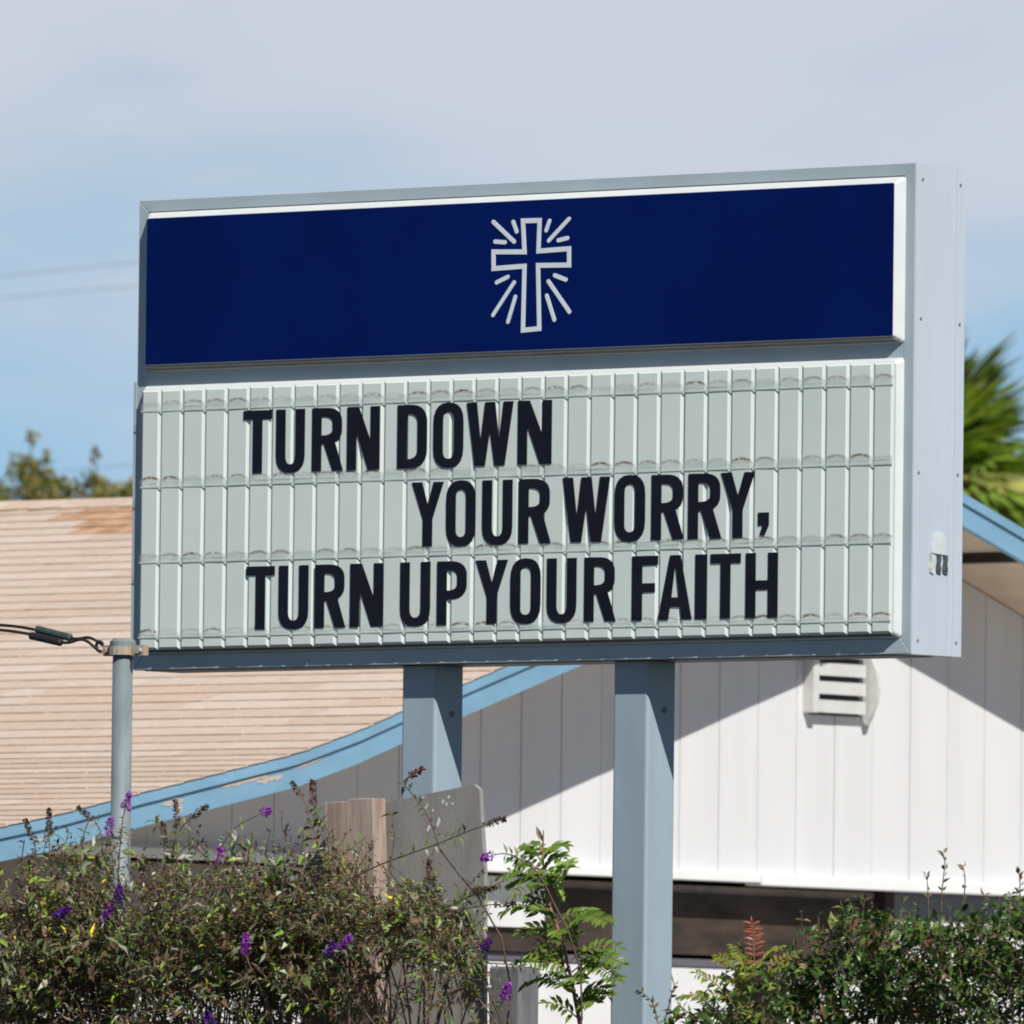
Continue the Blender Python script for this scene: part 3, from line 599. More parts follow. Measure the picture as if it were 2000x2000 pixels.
def pick(pal):
    c_, k = random.choices([q[0] for q in pal], [q[1] for q in pal])[0], random.uniform(.75, 1.3)
    return (c_[0]*k*random.uniform(.93, 1.07), c_[1]*k, c_[2]*k*random.uniform(.9, 1.1))
def rv(): return Vector((random.gauss(0, 1), random.gauss(0, 1), random.gauss(0, 1)))
PB = [((0.140, 0.187, 0.063), 26), ((0.213, 0.237, 0.127), 16), ((0.090, 0.127, 0.039), 18), ((0.227, 0.141, 0.078), 24), ((0.129, 0.077, 0.047), 20), ((0.272, 0.402, 0.044), 10), ((0.756, 0.624, 0.047), 1.6), ((0.544, 0.564, 0.420), 5)]
PBG = [((.114, .174, .060), 40), ((.180, .216, .120), 22), ((.066, .102, .036), 20), ((.204, .288, .048), 10), ((.324, .336, .240), 6)]
PH = [((0.048, 0.095, 0.021), 36), ((0.079, 0.147, 0.030), 28), ((0.023, 0.043, 0.010), 16), ((0.158, 0.218, 0.041), 11), ((0.169, 0.071, 0.041), 6), ((0.248, 0.265, 0.072), 4)]
def twig(L, stems, p0, dr, ln, nl, llen, pal, wr=.27, grav=.12, rad=.0022, bare=.0):
    """a thin branch with opposite leaf pairs"""
    pts = [Vector(p0)]; dr = Vector(dr).normalized(); n = max(3, nl)
    for i in range(n):
        dr = (dr+Vector((random.gauss(0, .10), random.gauss(0, .10), -grav/n*2+random.gauss(0, .05)))).normalized(); pts.append(pts[-1]+dr*(ln/n))
    stems.append((pts[::2]+[pts[-1]], rad))
    for i, q in enumerate(pts[1:]):
        if (i+1)/n < bare: continue
        tn = (pts[i+1]-pts[i]).normalized(); sd = tn.cross(rv()).normalized()
        for sg in (1, -1):
            if random.random() < .10: continue
            dv = (tn*random.uniform(.2, .8)+sd*sg+Vector((0, 0, random.uniform(-.55, .2)))).normalized()
            ll = llen*random.uniform(.55, 1.2)*(1-.35*i/n)
            L.add(q, dv, (Vector((.3, -.2, 1))+rv()*.45).normalized(), ll, ll*wr*random.uniform(.8, 1.25), pick(pal))
    return pts
def stems_mesh(name, stems, m_, parent, sides=4):
    Vs = []; Fs = []
    for pts, rad in stems:
        n = len(pts); R = [rad*(1-.55*i/max(1, n-1)) for i in range(n)] if not isinstance(rad, list) else rad
        v, f = tube(pts, R, sides, False); k = len(Vs); Vs += v; Fs += [tuple(a+k for a in q) for q in f]
    return part(name, Vs, Fs, m_, parent)
def spike(pts, kind, parent):
    """a flower or seed spike round the end of a branch: many tiny florets"""
    cols = {'purple': [((.42, .09, .50), 5), ((.30, .06, .42), 4), ((.55, .20, .60), 2)], 'violet': [((.16, .05, .32), 5), ((.22, .07, .42), 4), ((.10, .03, .18), 2)],
            'brown': [((.12, .075, .05), 5), ((.07, .045, .03), 4), ((.17, .11, .07), 2)], 'red': [((.22, .06, .06), 4), ((.12, .05, .04), 4)]}[kind]
    P = spline(pts, 6); tip = P[-1]; L = Leaves(); ln = {'purple': .058, 'violet': .05, 'brown': .085, 'red': .07}[kind]*random.uniform(.85, 1.15); acc = 0; prev = tip
    rad = {'purple': .0165, 'violet': .017, 'brown': .0085, 'red': .010}[kind]
    for q in P[::-1]:
        seg = (prev-q).length; acc += seg
        if acc > ln: break
        tn = (prev-q) if seg > 1e-6 else (P[-1]-P[-2]); tn = tn.normalized()
        k = int(26 if kind in ('purple', 'violet') else 15)
        for _ in range(k):
            o_ = tn.cross(rv()).normalized(); f_ = rad*(.35+.65*min(1, acc/ln*1.3))
            pos = q+tn*random.uniform(0, max(seg, .008))+o_*f_*random.uniform(.2, .8)
            L.add(pos, (o_+tn*.3+rv()*.3).normalized(), rv().normalized(), random.uniform(.007, .012), random.uniform(.006, .010), pick(cols))
        prev = q
    return L.build('flower_spike' if kind in ('purple', 'violet') else 'seed_spike', M['petal'], parent)
# --- butterfly bushes (left half of the foreground)
LCX = [-1.501, -.602, .058, .274, .49, .705, .919, 1.131, 1.299, 1.446, 1.552, 1.76, 1.969, 2.075, 2.18]
LCZ = [2.745, 2.756, 2.767, 2.806, 2.829, 2.803, 2.809, 2.759, 2.822, 2.805, 2.74, 2.739, 2.642, 2.467, 2.309]
SPR = [
 ([(1.483, -.74, 2.668), (1.669, -.74, 2.738), (1.896, -.74, 2.8), (2.04, -.74, 2.844), (2.173, -.74, 2.877)], 'brown'),
 ([(1.917, -.74, 2.784), (1.864, -.74, 2.896), (1.79, -.74, 2.968), (1.769, -.74, 3.0), (1.835, -.74, 3.033)], 'red'),
 ([(1.376, -.64, 2.727), (1.374, -.64, 2.823), (1.31, -.64, 2.904), (1.228, -.64, 2.998)], 'brown'),
 ([(1.582, -.86, 2.784), (1.56, -.86, 2.847), (1.507, -.86, 2.912), (1.495, -.86, 2.992)], 'red'),
 ([(.662, -.82, 2.695), (.67, -.82, 2.808), (.68, -.82, 2.889), (.702, -.82, 2.961)], 'purple'),
 ([(.61, -.81, 2.696), (.602, -.81, 2.776), (.618, -.81, 2.885)], 'purple'),
 ([(.474, -.68, 2.732), (.461, -.68, 2.862), (.374, -.68, 2.928)], 'brown'),
 ([(1.028, -.75, 2.63), (1.04, -.75, 2.694), (1.021, -.75, 2.791)], 'purple'),
 ([(.954, -.69, 2.745), (.995, -.69, 2.825), (1.058, -.69, 2.873), (1.173, -.69, 2.914)], 'purple'),
 ([(.746, -.66, 2.747), (.756, -.66, 2.812), (.798, -.66, 2.876), (.886, -.66, 2.929)], 'brown'),
 ([(.706, -.65, 2.699), (.709, -.65, 2.78), (.699, -.65, 2.877)], 'brown'),
 ([(.767, -.67, 2.698), (.775, -.67, 2.844), (.769, -.67, 2.944)], 'brown'),
 ([(.322, -.85, 2.696), (.342, -.85, 2.794), (.297, -.85, 2.883)], 'brown'),
 ([(.391, -.83, 2.696), (.38, -.83, 2.826), (.378, -.83, 2.915)], 'brown'),
 ([(.231, -.82, 2.698), (.251, -.82, 2.746), (.267, -.82, 2.827)], 'leaf'),
 ([(.533, -.82, 2.696), (.509, -.82, 2.809), (.54, -.82, 2.89)], 'leaf'),
 ([(1.107, -.67, 2.696), (1.042, -.67, 2.793), (.977, -.67, 2.858)], 'leaf'),
 ([(1.217, -.7, 2.695), (1.173, -.7, 2.775), (1.193, -.7, 2.855)], 'leaf'),
 ([(1.934, -.83, 2.592), (1.937, -.83, 2.655), (1.948, -.83, 2.742)], 'brown'),
 ([(1.803, -.85, 2.719), (1.823, -.85, 2.814), (1.811, -.85, 2.901)], 'leaf'),
 ([(2.387, -.81, 2.684), (2.346, -.81, 2.724), (2.243, -.81, 2.767), (2.151, -.81, 2.755)], 'purple'),
 ([(2.056, -.8, 2.402), (2.117, -.8, 2.433), (2.167, -.8, 2.499)], 'violet'),
 ([(2.173, -.79, 2.26), (2.213, -.79, 2.307), (2.237, -.79, 2.362)], 'purple'),
 ([(.183, -1.02, 2.523), (.204, -1.02, 2.572), (.262, -1.02, 2.630)], 'purple'),
 ([(.818, -1.02, 2.564), (.834, -1.02, 2.613), (.842, -1.02, 2.665)], 'violet'),
 ([(1.351, -1.0, 2.45), (1.35, -1.0, 2.482), (1.352, -1.0, 2.511)], 'purple'),
 ([(1.616, -.97, 2.435), (1.657, -.97, 2.451), (1.682, -.97, 2.486)], 'violet'),
 ([(1.691, -.97, 2.45), (1.722, -.97, 2.482), (1.748, -.97, 2.506)], 'purple'),
 ([(.575, -1.02, 2.55), (.595, -1.02, 2.582), (.627, -1.02, 2.598)], 'violet'),
 ([(.78, -1.02, 2.549), (.796, -1.02, 2.581), (.811, -1.02, 2.605)], 'purple'),
 ([(1.226, -1.0, 2.212), (1.208, -1.0, 2.245), (1.199, -1.0, 2.269)], 'violet'),
 ([(.238, -1.0, 2.213), (.263, -1.0, 2.237), (.276, -1.0, 2.258)], 'purple'),
 ([(1.569, -.74, 2.484), (1.797, -.74, 2.563), (2.002, -.74, 2.625), (2.176, -.74, 2.687)], 'leaf'),
 ([(1.778, -.84, 2.481), (1.983, -.84, 2.575), (2.168, -.84, 2.606), (2.291, -.84, 2.613)], 'brown'),
 ([(1.994, -.73, 2.625), (2.066, -.73, 2.657), (2.127, -.73, 2.664)], 'brown'),
 ([(2.084, -.76, 2.434), (2.227, -.76, 2.426), (2.35, -.76, 2.41)], 'leaf')]
def bush(label, x0, x1, y0, y1, ntw, sel, group, dens):
    root = thing('butterfly_bush', label, 'bush', ((x0+x1)/2, (y0+y1)/2, 0), group)
    L = Leaves(); stems = []; base = Vector(((x0+x1)/2, (y0+y1)/2, 0)); anchors = []
    for _ in range(ntw):
        for _try in range(40):
            x = random.uniform(x0, x1); y = random.uniform(y0, y1); top = float(np.interp(x, LCX, LCZ))
            dpt = abs(random.gauss(.15, .36)) if random.random() < .8 else random.uniform(0, 2.2)
            z = top-.045-dpt-.07*max(0, math.sin(x*11+1.3)+.6*math.sin(x*23+y*9))
            if z < .15: continue
            if random.random() < dens(x, top-z): break
        anchors.append(Vector((x, y, z)))
        dr = Vector((random.gauss((x-base.x)*.45, .38), random.gauss(-.15, .38), random.uniform(.35, 1.0)))
        vis = z > 2.0
        twig(L, stems, (x, y, z), dr, random.uniform(.10, .20), random.randint(5, 9), random.choice((.022, .030, .038, .046, .064))*random.uniform(.85, 1.15), PB, .30, .30, .0016)
        if random.random() < .30:
            q0 = Vector((x, y, z))+dr.normalized()*random.uniform(.02, .12); tn = (dr.normalized()+rv()*.3).normalized(); ln_ = random.uniform(.05, .10)
            for _k in range(22):
                f_ = random.random(); L.add(q0+tn*ln_*f_+rv()*.006*(1.1-f_), (tn+rv()*.7).normalized(), rv().normalized(), random.uniform(.008, .014), random.uniform(.005, .008), pick([((.13, .075, .045), 4), ((.075, .045, .03), 4), ((.20, .13, .08), 2)]))
    for a in anchors[::16]:
        mid = base.lerp(a, .55)+Vector((random.gauss(0, .14), random.gauss(0, .08), -.05)); b0 = base+Vector((random.gauss(0, .12), random.gauss(.1, .06), 0))
        stems.append((spline([b0, mid, a], 5), .006))
    for pts, kind in sel:
        P = spline(pts, 5); p0 = Vector(pts[0]); low = p0+Vector((random.gauss(0, .10), .22, -.42)); mid = base.lerp(low, .6)
        stems.append((spline([base, mid, low, p0], 4)+P[1:], .0036))
        for i in range(1, len(P)-1 if kind == 'leaf' else max(2, int(len(P)*.72))):
            tn = (P[i]-P[i-1]).normalized()
            for sg in (1, -1):
                if random.random() < .28: continue
                sd = tn.cross(Vector((random.gauss(0, .4), -1, random.gauss(0, .4)))).normalized()
                ll = random.uniform(.022, .042)
                L.add(P[i], (tn*.5+sd*sg+Vector((0, 0, -.3))).normalized(), (Vector((.3, -.3, 1))+rv()*.3).normalized(), ll, ll*.34, pick(PBG))
        if kind != 'leaf': spike(pts, kind, root)
    f = L.build('foliage', M['leaf'], root); f['kind'] = 'stuff'
    stems_mesh('stem', stems, M['bark'], root)
    return root
def d1(x, q): return min(1., .05+((q-.05)/.36)**1.6 if q > .05 else .05)
def d2(x, q): return (min(.8, .05+(max(0, q-.06)/.38)**1.7*.8) if q < .50 else .58)
def d3(x, q): return (min(.85, .10+(max(0, q-.05)/.25)**1.3*.7) if q < .50 else .16) if x < 1.58 else (min(.8, .12+(max(0, q-.05)/.2)**1.3*.6) if q < .30 else .06)
g_ = 'butterfly bushes along the foot of the sign'
bush('dense brownish green butterfly bush at the far left edge of the foreground', -.95, .55, -.98, -.55, 2100, [s_ for s_ in SPR if s_[0][0][0] < .58], g_, d1)
bush('sparser butterfly bush with bright purple spikes around the pipe pole', .42, 1.32, -.98, -.56, 1200, [s_ for s_ in SPR if .58 <= s_[0][0][0] < 1.36], g_, d2)
bush('twiggy butterfly bush with long bare branches crossing the grey plywood board', 1.22, 2.05, -.95, -.62, 700, [s_ for s_ in SPR if s_[0][0][0] >= 1.36], g_, d3)
# --- pinnate seedlings: thing > frond > leaflet
def leaflet_mesh(c1, c2):
    V = [(0, 0, 0), (.30, .34, .05), (.30, 0, -.02), (.30, -.34, .05), (.62, .36, .03), (.62, 0, -.05), (.62, -.36, .03), (1, 0, -.16)]
    F = [(0, 2, 1), (0, 3, 2), (1, 2, 5, 4), (2, 3, 6, 5), (4, 5, 7), (5, 6, 7)]
    me = mesh('leaflet', V, F, M['gloss']); at = me.attributes.new('leaf_color', 'FLOAT_COLOR', 'FACE')
    at.data.foreach_set('color', np.array([(*c1, 1), (*c2, 1)]*3).ravel()); return me
def frond(root, p0, p1, npair, llen, meshes, wr, mstem):
    p0 = Vector(p0); p1 = Vector(p1); ln = (p1-p0).length
    mid = p0.lerp(p1, .5)+Vector((0, 0, ln*.13)); P = spline([p0, mid, p1], 6)
    fr = part('frond', *tube(P, [.0026*(1-.6*i/12) for i in range(len(P))], 4), mstem, root, origin=p0)
    for k in range(npair):
        t_ = .18+.80*k/max(1, npair-1); f_ = t_*12; i = min(int(f_), 11); q = P[i].lerp(P[i+1], f_-i); tn = (P[i+1]-P[i]).normalized()
        side = tn.cross(Vector((.35, -.55, .75))).normalized()
        for sg in ((1, -1) if k < npair-1 else (0,)):
            dv = (tn*.55+side*sg+Vector((random.gauss(0, .12), random.gauss(0, .12), random.gauss(-.12, .15)))).normalized()
            nv = (Vector((.5, -.6, .65))+rv()*.28).normalized(); sv = nv.cross(dv).normalized(); nv = dv.cross(sv)
            l_ = llen*random.uniform(.75, 1.15)*(1-.45*max(0, t_-.5))
            o = link(bpy.data.objects.new('leaflet', random.choice(meshes))); o.parent = fr; o.location = q-p0
            o.rotation_euler = Matrix((dv, sv, nv)).transposed().to_euler(); o.scale = (l_, l_*wr, l_)
    return fr
FR = [((2.132, -.5, 2.805), (2.150, -.52, 2.850)), ((2.121, -.5, 2.757), (2.036, -.47, 2.81)), ((2.133, -.5, 2.772), (2.063, -.48, 2.801)), ((2.128, -.5, 2.757), (2.276, -.57, 2.798)), ((2.134, -.5, 2.727), (1.991, -.53, 2.709)),
 ((2.138, -.5, 2.735), (2.247, -.54, 2.762)), ((2.141, -.5, 2.705), (2.003, -.5, 2.765)), ((2.156, -.5, 2.683), (1.979, -.48, 2.684)), ((2.262, -.58, 2.600), (2.395, -.70, 2.750)), ((2.159, -.5, 2.623), (2.238, -.61, 2.724)),
 ((2.15, -.5, 2.586), (1.948, -.47, 2.599)), ((2.169, -.5, 2.594), (2.12, -.54, 2.63)), ((2.189, -.5, 2.557), (2.325, -.48, 2.597)), ((2.208, -.5, 2.523), (2.501, -.62, 2.56)), ((2.175, -.5, 2.538), (2.126, -.54, 2.545)),
 ((2.228, -.5, 2.501), (2.267, -.49, 2.538)), ((2.228, -.5, 2.472), (2.179, -.58, 2.496)), ((2.248, -.5, 2.446), (2.397, -.45, 2.487)), ((2.238, -.5, 2.435), (1.985, -.46, 2.44)), ((2.253, -.5, 2.409), (2.551, -.61, 2.431)),
 ((2.253, -.5, 2.394), (2.532, -.62, 2.38)), ((2.253, -.5, 2.387), (2.203, -.52, 2.412)), ((2.256, -.5, 2.357), (2.012, -.45, 2.369)), ((2.269, -.5, 2.316), (2.442, -.55, 2.356)), ((2.264, -.5, 2.335), (2.286, -.58, 2.363)),
 ((2.269, -.5, 2.302), (2.434, -.54, 2.334)), ((2.277, -.5, 2.268), (2.235, -.61, 2.311)), ((2.279, -.5, 2.279), (2.415, -.58, 2.315)),
 ((2.19, -.5, 2.56), (2.22, -.64, 2.60)), ((2.22, -.5, 2.50), (2.30, -.64, 2.53)), ((2.25, -.5, 2.41), (2.19, -.64, 2.43)), ((2.16, -.5, 2.63), (2.09, -.60, 2.65)), ((2.15, -.5, 2.66), (2.21, -.60, 2.69)), ((2.20, -.5, 2.53), (2.12, -.60, 2.53)), ((2.26, -.5, 2.36), (2.36, -.60, 2.38)), ((2.24, -.5, 2.44), (2.16, -.60, 2.46))]
sd_ = thing('tree_seedling', 'tall green seedling tree with feathery leaves left of the right sign post', 'seedling', (2.33, -.5, 0))
st = [(2.33, -.5, 0), (2.32, -.5, .9), (2.305, -.5, 1.7), (2.294, -.5, 2.228), (2.281, -.5, 2.279), (2.269, -.5, 2.32), (2.256, -.5, 2.372), (2.238, -.5, 2.431), (2.218, -.5, 2.501), (2.189, -.5, 2.557), (2.154, -.5, 2.631), (2.139, -.5, 2.705), (2.131, -.5, 2.772), (2.132, -.5, 2.809)]
part('stem', *tube(st, [.014, .012, .010, .008]+[.0065-.0004*i for i in range(10)], 6), M['redstem'], sd_)
LG = [leaflet_mesh(a, b_) for a, b_ in (((.14, .225, .03), (.16, .25, .035)), ((.085, .145, .02), (.10, .165, .022)), ((.27, .39, .08), (.29, .42, .085)), ((.115, .19, .025), (.13, .21, .028)))]
LR = [leaflet_mesh((.30, .09, .05), (.36, .13, .07))]; LY = [leaflet_mesh((.20, .25, .025), (.23, .28, .03)), leaflet_mesh((.12, .19, .022), (.14, .22, .025)), leaflet_mesh((.24, .21, .03), (.27, .24, .035))]
LBUD = [leaflet_mesh((.30, .20, .13), (.36, .25, .17))]
for i, (a, b_) in enumerate(FR):
    ln = (Vector(b_)-Vector(a)).length
    frond(sd_, a, b_, (1 if i == 0 else max(5, int(ln/.0165))), .054 if i == 0 else (.052 if i in (8, 9) else .046), LBUD if i == 0 else ([LG[2]] if i == 8 else [LG[0], LG[1], LG[3]]), .40, M['redstem'])
for z in np.arange(.6, 2.2, .22):
    a = Vector((2.30, -.5, z)); g0 = random.uniform(0, 6.28)
    frond(sd_, a, a+Vector((.2*math.cos(g0), .2*math.sin(g0), .05)), 5, .042, LG, .46, M['redstem'])
FR2 = [((3.057, -.6, 2.408), (3.062, -.62, 2.558)), ((3.057, -.6, 2.382), (2.981, -.61, 2.485)), ((3.057, -.6, 2.399), (2.961, -.66, 2.454)), ((3.062, -.6, 2.399), (3.202, -.66, 2.479)), ((3.068, -.6, 2.365), (3.28, -.66, 2.415)), ((3.047, -.6, 2.348), (2.947, -.62, 2.382)),
 ((3.058, -.6, 2.343), (3.245, -.65, 2.355)), ((2.981, -.6, 2.296), (2.906, -.7, 2.402)), ((2.916, -.6, 2.279), (2.72, -.55, 2.332)), ((3.058, -.6, 2.305), (3.19, -.6, 2.279)), ((3.047, -.6, 2.313), (2.97, -.58, 2.357)), ((3.037, -.6, 2.288), (2.993, -.67, 2.325)), ((3.079, -.6, 2.382), (3.157, -.52, 2.465)),
 ((3.04, -.62, 2.36), (3.02, -.74, 2.44)), ((3.05, -.62, 2.38), (3.10, -.74, 2.46)), ((3.04, -.62, 2.33), (3.16, -.74, 2.40)), ((3.04, -.62, 2.30), (2.95, -.74, 2.33)), ((3.04, -.62, 2.28), (3.09, -.76, 2.34)),
 ((3.03, -.6, 2.26), (2.86, -.66, 2.27)), ((3.03, -.6, 2.25), (2.80, -.62, 2.25)), ((3.04, -.6, 2.26), (3.16, -.7, 2.25)), ((3.04, -.6, 2.27), (3.08, -.7, 2.30)), ((3.05, -.6, 2.34), (3.10, -.7, 2.40)), ((3.04, -.6, 2.32), (3.02, -.7, 2.39)), ((3.05, -.6, 2.36), (3.13, -.68, 2.43))]
s2 = thing('tree_seedling', 'low ferny yellow green seedling with a red frond tip right of the right sign post', 'seedling', (3.03, -.6, 0))
part('stem', *tube([(3.03, -.6, 0), (3.03, -.6, 1.3), (3.037, -.6, 2.236), (3.047, -.6, 2.296), (3.057, -.6, 2.365), (3.057, -.6, 2.416)], [.012, .010, .007, .006, .005, .004], 6), M['redstem'], s2)
for i, (a, b_) in enumerate(FR2):
    ln = (Vector(b_)-Vector(a)).length
    frond(s2, a, b_, max(5, int(ln/.0135)), .033 if i else .036, LR if i == 0 else LY, .40, M['redstem'])
for z in np.arange(.6, 2.2, .2):
    a = Vector((3.03, -.6, z)); g0 = random.uniform(0, 6.28)
    frond(s2, a, a+Vector((.16*math.cos(g0), .16*math.sin(g0), .05)), 6, .028, LY, .40, M['redstem'])
# --- dark hedge on the right
HCX = [2.811, 2.951, 3.07, 3.229, 3.387, 3.504, 3.662, 3.749, 3.817, 3.953, 4.089, 4.244, 5.006, 5.752]
HCZ = [2.14, 2.19, 2.24, 2.31, 2.40, 2.465, 2.483, 2.552, 2.586, 2.59, 2.581, 2.599, 2.607, 2.543]
def hedge(label, x0, x1, y0, y1, n, shoots, drop):
    root = thing('hedge_shrub', label, 'hedge', ((x0+x1)/2, (y0+y1)/2, 0), 'dark green hedge shrubs at the right')
    L = Leaves(); stems = []; base = Vector(((x0+x1)/2, (y0+y1)/2, 0)); anc = []
    for _ in range(n):
        x = random.uniform(x0, x1); y = random.uniform(y0, y1)
        top = float(np.interp(x, HCX, HCZ))-drop+.05*math.sin(x*9+y*7)*.5; q = abs(random.gauss(.05, .30)) if random.random() < .86 else random.uniform(0, 2.2)
        z = top-.06-q
        if z < .1: continue
        anc.append(Vector((x, y, z)))
        twig(L, stems, (x, y, z), (random.gauss(0, .5), random.gauss(-.2, .5), random.uniform(.2, 1)), random.uniform(.05, .11), random.randint(3, 6), random.choice((.026, .034, .042, .052))*random.uniform(.85, 1.15), PH, .46, .1, .0018)
    for a in anc[::40]:
        b0 = base+Vector((random.gauss(0, .25), random.gauss(0, .1), 0)); stems.append((spline([b0, b0.lerp(a, .55)+Vector((0, 0, .1)), a], 4), .007))
    for pts in shoots:
        P = spline(pts, 4); stems.append((P, .0024))
        for i in range(1, len(P)):
            tn = (P[i]-P[i-1]).normalized(); sd = tn.cross(rv()).normalized()
            for sg in (1, -1):
                if random.random() < .35: continue
                ll = random.uniform(.018, .032)
                L.add(P[i], (tn*.8+sd*sg*.8).normalized(), rv().normalized(), ll, ll*.42, pick([((.12, .15, .04), 3), ((.16, .11, .06), 3), ((.06, .09, .03), 3), ((.20, .24, .06), 1)]))
    f = L.build('foliage', M['gloss'], root); f['kind'] = 'stuff'
    stems_mesh('stem', stems, M['bark'], root)
SHT = [[(3.93, -.8, 2.551), (3.933, -.8, 2.644), (3.942, -.8, 2.721), (3.936, -.8, 2.755)], [(3.886, -.8, 2.552), (3.879, -.8, 2.644), (3.874, -.8, 2.69)], [(4.012, -.8, 2.566), (4.02, -.8, 2.674), (4.01, -.8, 2.72)], [(4.225, -.8, 2.565), (4.228, -.8, 2.657), (4.223, -.8, 2.696)],
       [(3.642, -.8, 2.475), (3.631, -.8, 2.568), (3.64, -.8, 2.622)], [(3.465, -.8, 2.461), (3.464, -.8, 2.523), (3.46, -.8, 2.569)], [(3.778, -.8, 2.568), (3.787, -.8, 2.622)], [(4.09, -.8, 2.566), (4.098, -.8, 2.627)], [(3.544, -.8, 2.46), (3.563, -.8, 2.522), (3.582, -.8, 2.568)],
       [(2.841, -.8, 2.244), (2.82, -.8, 2.306), (2.769, -.8, 2.345)], [(2.871, -.8, 2.259), (2.89, -.8, 2.322), (2.905, -.8, 2.369)]]
hedge('tall dark glossy hedge shrub with thin shoots at the right edge', 3.62, 5.3, -1.25, -.5, 2700, [s_ for s_ in SHT if s_[0][0] > 3.6], 0)
hedge('lower dark hedge shrub sloping down to the foot of the right sign post', 2.85, 3.74, -1.25, -.70, 950, [s_ for s_ in SHT if s_[0][0] <= 3.6], .03)
# ------------------------------------------------------------------ far trees, palm, wires
def leafcloud(L, c, rad, n, ll, pal, wr=.5):
    for _ in range(n):
        v = rv(); v = v.normalized()*random.random()**.45; p = Vector(c)+Vector((v.x*rad[0], v.y*rad[1], v.z*rad[2]))
        l_ = ll*random.uniform(.6, 1.3); L.add(p, rv().normalized(), (rv()+Vector((0, 0, 1))).normalized(), l_, l_*wr, pick(pal))
PT = [((.20, .23, .05), 5), ((.36, .32, .10), 4), ((.44, .32, .15), 3), ((.11, .15, .035), 3)]
def on(px_dx, z, base, t): return Vector(base)+r*px_dx+Vector((0, 0, z-base[2]))+d*t
def far_tree(label, c, blobs, limbs):
    root = thing('olive_tree', label, 'tree', (c[0], c[1], 0), 'small leaved trees behind the left roof')
    cx = Vector((c[0], c[1], 0)); L = Leaves(); Vf = []; Ff = []
    trunk = tube(spline([cx, cx+Vector((.1, .05, 1.6)), cx+Vector((-.05, .1, 3.4)), cx+Vector((.05, 0, 4.6))]), [.16, .15, .14, .13, .12, .11, .10, .09, .08, .07, .06, .05, .04], 8)
    part('trunk', *trunk, M['trunk'], root)
    st_ = []
    for (dx, z, rx, rz, n) in blobs:
        p = cx+r*dx+Vector((0, 0, z))+d*random.uniform(-.25, .25)
        leafcloud(L, p, (rx*1.2, rx*1.2, rz*1.1), int(n*1.1), .05, PT, .6); st_.append((spline([cx+Vector((0, 0, 3.6)), (cx+Vector((0, 0, 4.4))).lerp(p, .5), p], 4), .009))
    stems_mesh('limb', st_, M['trunk'], root)
    f = L.build('crown', M['far'], root); f['kind'] = 'stuff'
BA = [(.02, 5.98, .20, .14, 300), (.05, 6.13, .13, .10, 200), (-.02, 6.20, .07, .06, 70), (-.18, 5.98, .12, .12, 170), (-.30, 6.03, .10, .07, 120), (.22, 5.94, .14, .10, 170), (.19, 6.09, .05, .04, 40), (.28, 6.06, .05, .05, 50), (.37, 6.08, .035, .035, 28), (.40, 5.985, .04, .035, 34), (.34, 5.87, .08, .04, 70), (.10, 6.06, .12, .05, 90), (-.02, 5.42, .6, .40, 1200), (.4, 5.45, .4, .28, 500), (-.4, 5.55, .4, .35, 600), (.04, 6.36, .03, .025, 14), (.12, 6.24, .03, .03, 14)]
BB = [(-.03, 5.97, .15, .11, 260), (-.15, 6.10, .035, .06, 50), (-.10, 6.03, .06, .07, 80), (.10, 6.00, .12, .10, 200), (.30, 6.0, .07, .09, 100), (.16, 6.13, .035, .03, 24), (.28, 6.15, .04, .035, 30), (-.14, 6.27, .03, .03, 16), (0, 5.42, .55, .40, 1000), (.4, 5.45, .4, .28, 500), (.6, 5.9, .2, .2, 300)]
BA = [(a, b_-.04, c_, e, n_) for a, b_, c_, e, n_ in BA]; BB = [(a, b_-.035, c_, e, n_) for a, b_, c_, e, n_ in BB]
far_tree('olive green small leaved tree behind the roof at the left edge', (-26.33, 29.20), BA, None)
far_tree('yellow green small leaved tree behind the roof beside the sign', (-25.90, 29.57), BB, None)
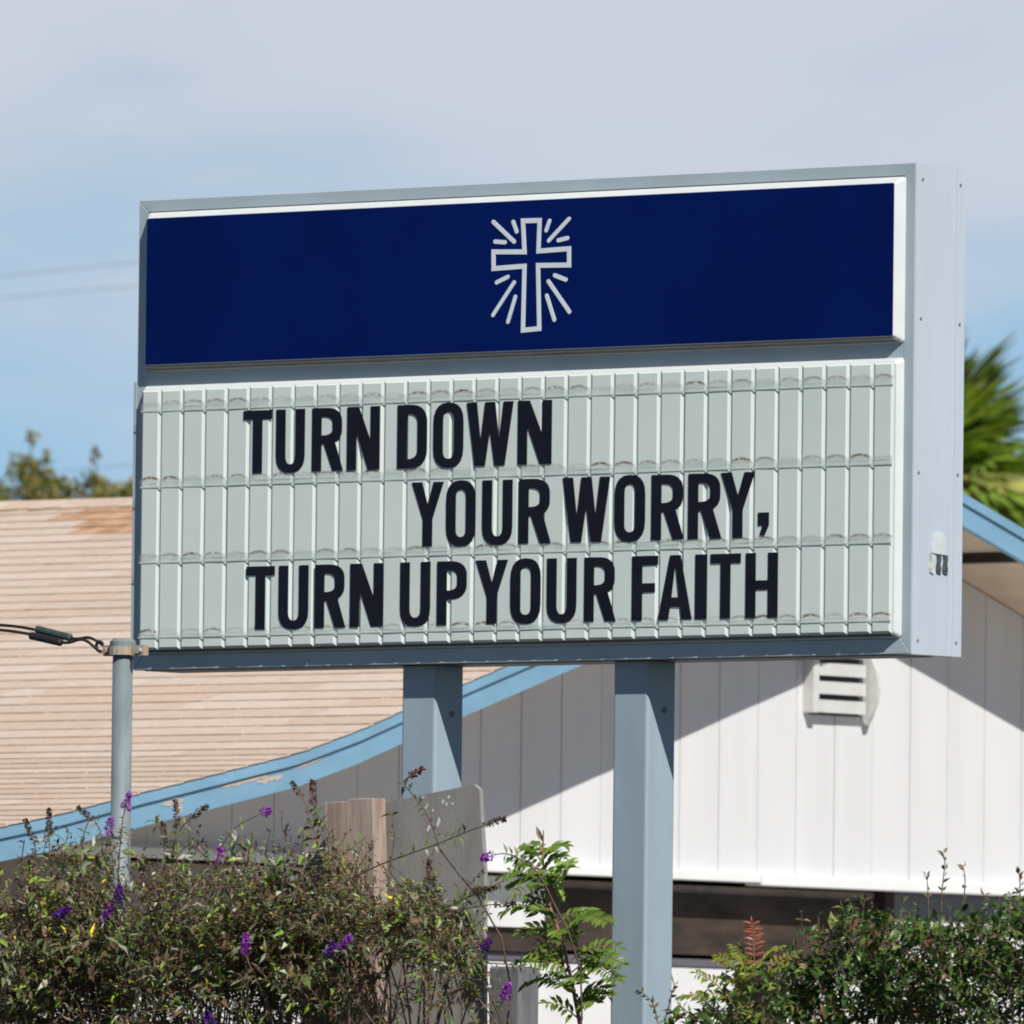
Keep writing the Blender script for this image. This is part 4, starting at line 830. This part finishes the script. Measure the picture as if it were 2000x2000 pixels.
# fan palm behind the right slope of the roof
pc = Vector((-21.98, 32.79, 5.98))+r*(-.26)
palm = thing('palm_tree', 'bushy fan palm behind the roof right of the sign', 'palm', (pc.x, pc.y, 0))
part('trunk', *tube([(pc.x, pc.y, 0), (pc.x+.05, pc.y, 3), (pc.x, pc.y, 5.9)], [.22, .18, .17], 10), M['trunk'], palm)
PP = [((.22, .31, .05), 5), ((.33, .40, .08), 4), ((.15, .22, .04), 3), ((.52, .50, .16), 1.5)]; PD = [((.42, .30, .19), 3), ((.50, .40, .26), 2)]
for i in range(90):
    az = random.uniform(0, 6.283); el = math.radians(random.choice([80, 62, 48, 35, 20, 5, -12, -30])+random.uniform(-9, 9)); pl = random.uniform(.25, .55)
    dv = Vector((math.cos(az)*math.cos(el), math.sin(az)*math.cos(el), math.sin(el))); hub = pc+dv*pl; L = Leaves(); pal = PD if (random.random() < .05) else PP
    cbase = pick(pal); side = dv.cross(Vector((0, 0, 1))).normalized(); up = side.cross(dv)
    for k in range(22):
        a_ = math.radians(-95+190*k/21); q = (dv*math.cos(a_)+side*math.sin(a_)+up*random.gauss(.05, .08)).normalized(); l_ = random.uniform(.50, .72)*(1-.25*abs(a_)/1.6)
        kk = random.uniform(.8, 1.25); L.add(hub, q, up, l_, .048, tuple(v*kk for v in cbase))
    fo = L.build('frond', M['far'], palm, droop=.25, fold=.15)
    part('petiole', *tube([pc, hub], [.014, .008], 4), M['redstem'] if False else mat('petiole', (.30, .30, .12), .7, .1, 20) if i == 0 else bpy.data.materials['petiole'], fo)
dk = Vector((-26.0, 40.6, 0))+r*1.05
tr_ = thing('leafy_tree', 'dark small leaved treetop right of the palm at the picture edge', 'tree', dk)
part('trunk', *tube([dk, dk+Vector((0, 0, 5.8))], [.13, .05], 8), M['trunk'], tr_)
L = Leaves()
PDK = [((.06, .06, .03), 4), ((.09, .05, .035), 4), ((.04, .055, .025), 4)]
for (dx, z, rx, n) in ((0, 6.0, .75, 2600), (-.10, 7.15, .14, 170), (.02, 7.0, .15, 200), (.3, 6.9, .3, 500), (-.2, 7.2, .05, 40), (.2, 6.5, .5, 600)): leafcloud(L, dk+r*dx+Vector((0, 0, z)), (rx, rx, rx*.8), n, .06, PDK)
f = L.build('crown', M['far'], tr_); f['kind'] = 'stuff'
def far_wire(p0, p1, label):
    a = Vector(p0); b_ = Vector(p1); v = b_-a; P = []
    for i in range(25):
        t_ = -12+15*i/24; P.append(a+v*t_+Vector((0, 0, .0016*(t_-.5)**2)))
    o = tag(part('power_line', *tube(P, .0030, 5), M['wirefar'], None, origin=a), label, 'wire', 'thin power lines in the far sky')
far_wire((-43.01, 47.71, 8.95), (-42.19, 48.38, 9.07), 'upper thin power line crossing the sky left of the sign')
far_wire((-43.01, 47.72, 8.78), (-42.19, 48.39, 8.89), 'second thin power line just below the upper one left of the sign')
far_wire((-42.70, 48.06, 7.44), (-42.23, 48.45, 7.50), 'lowest thin power line just above the small trees behind the roof')
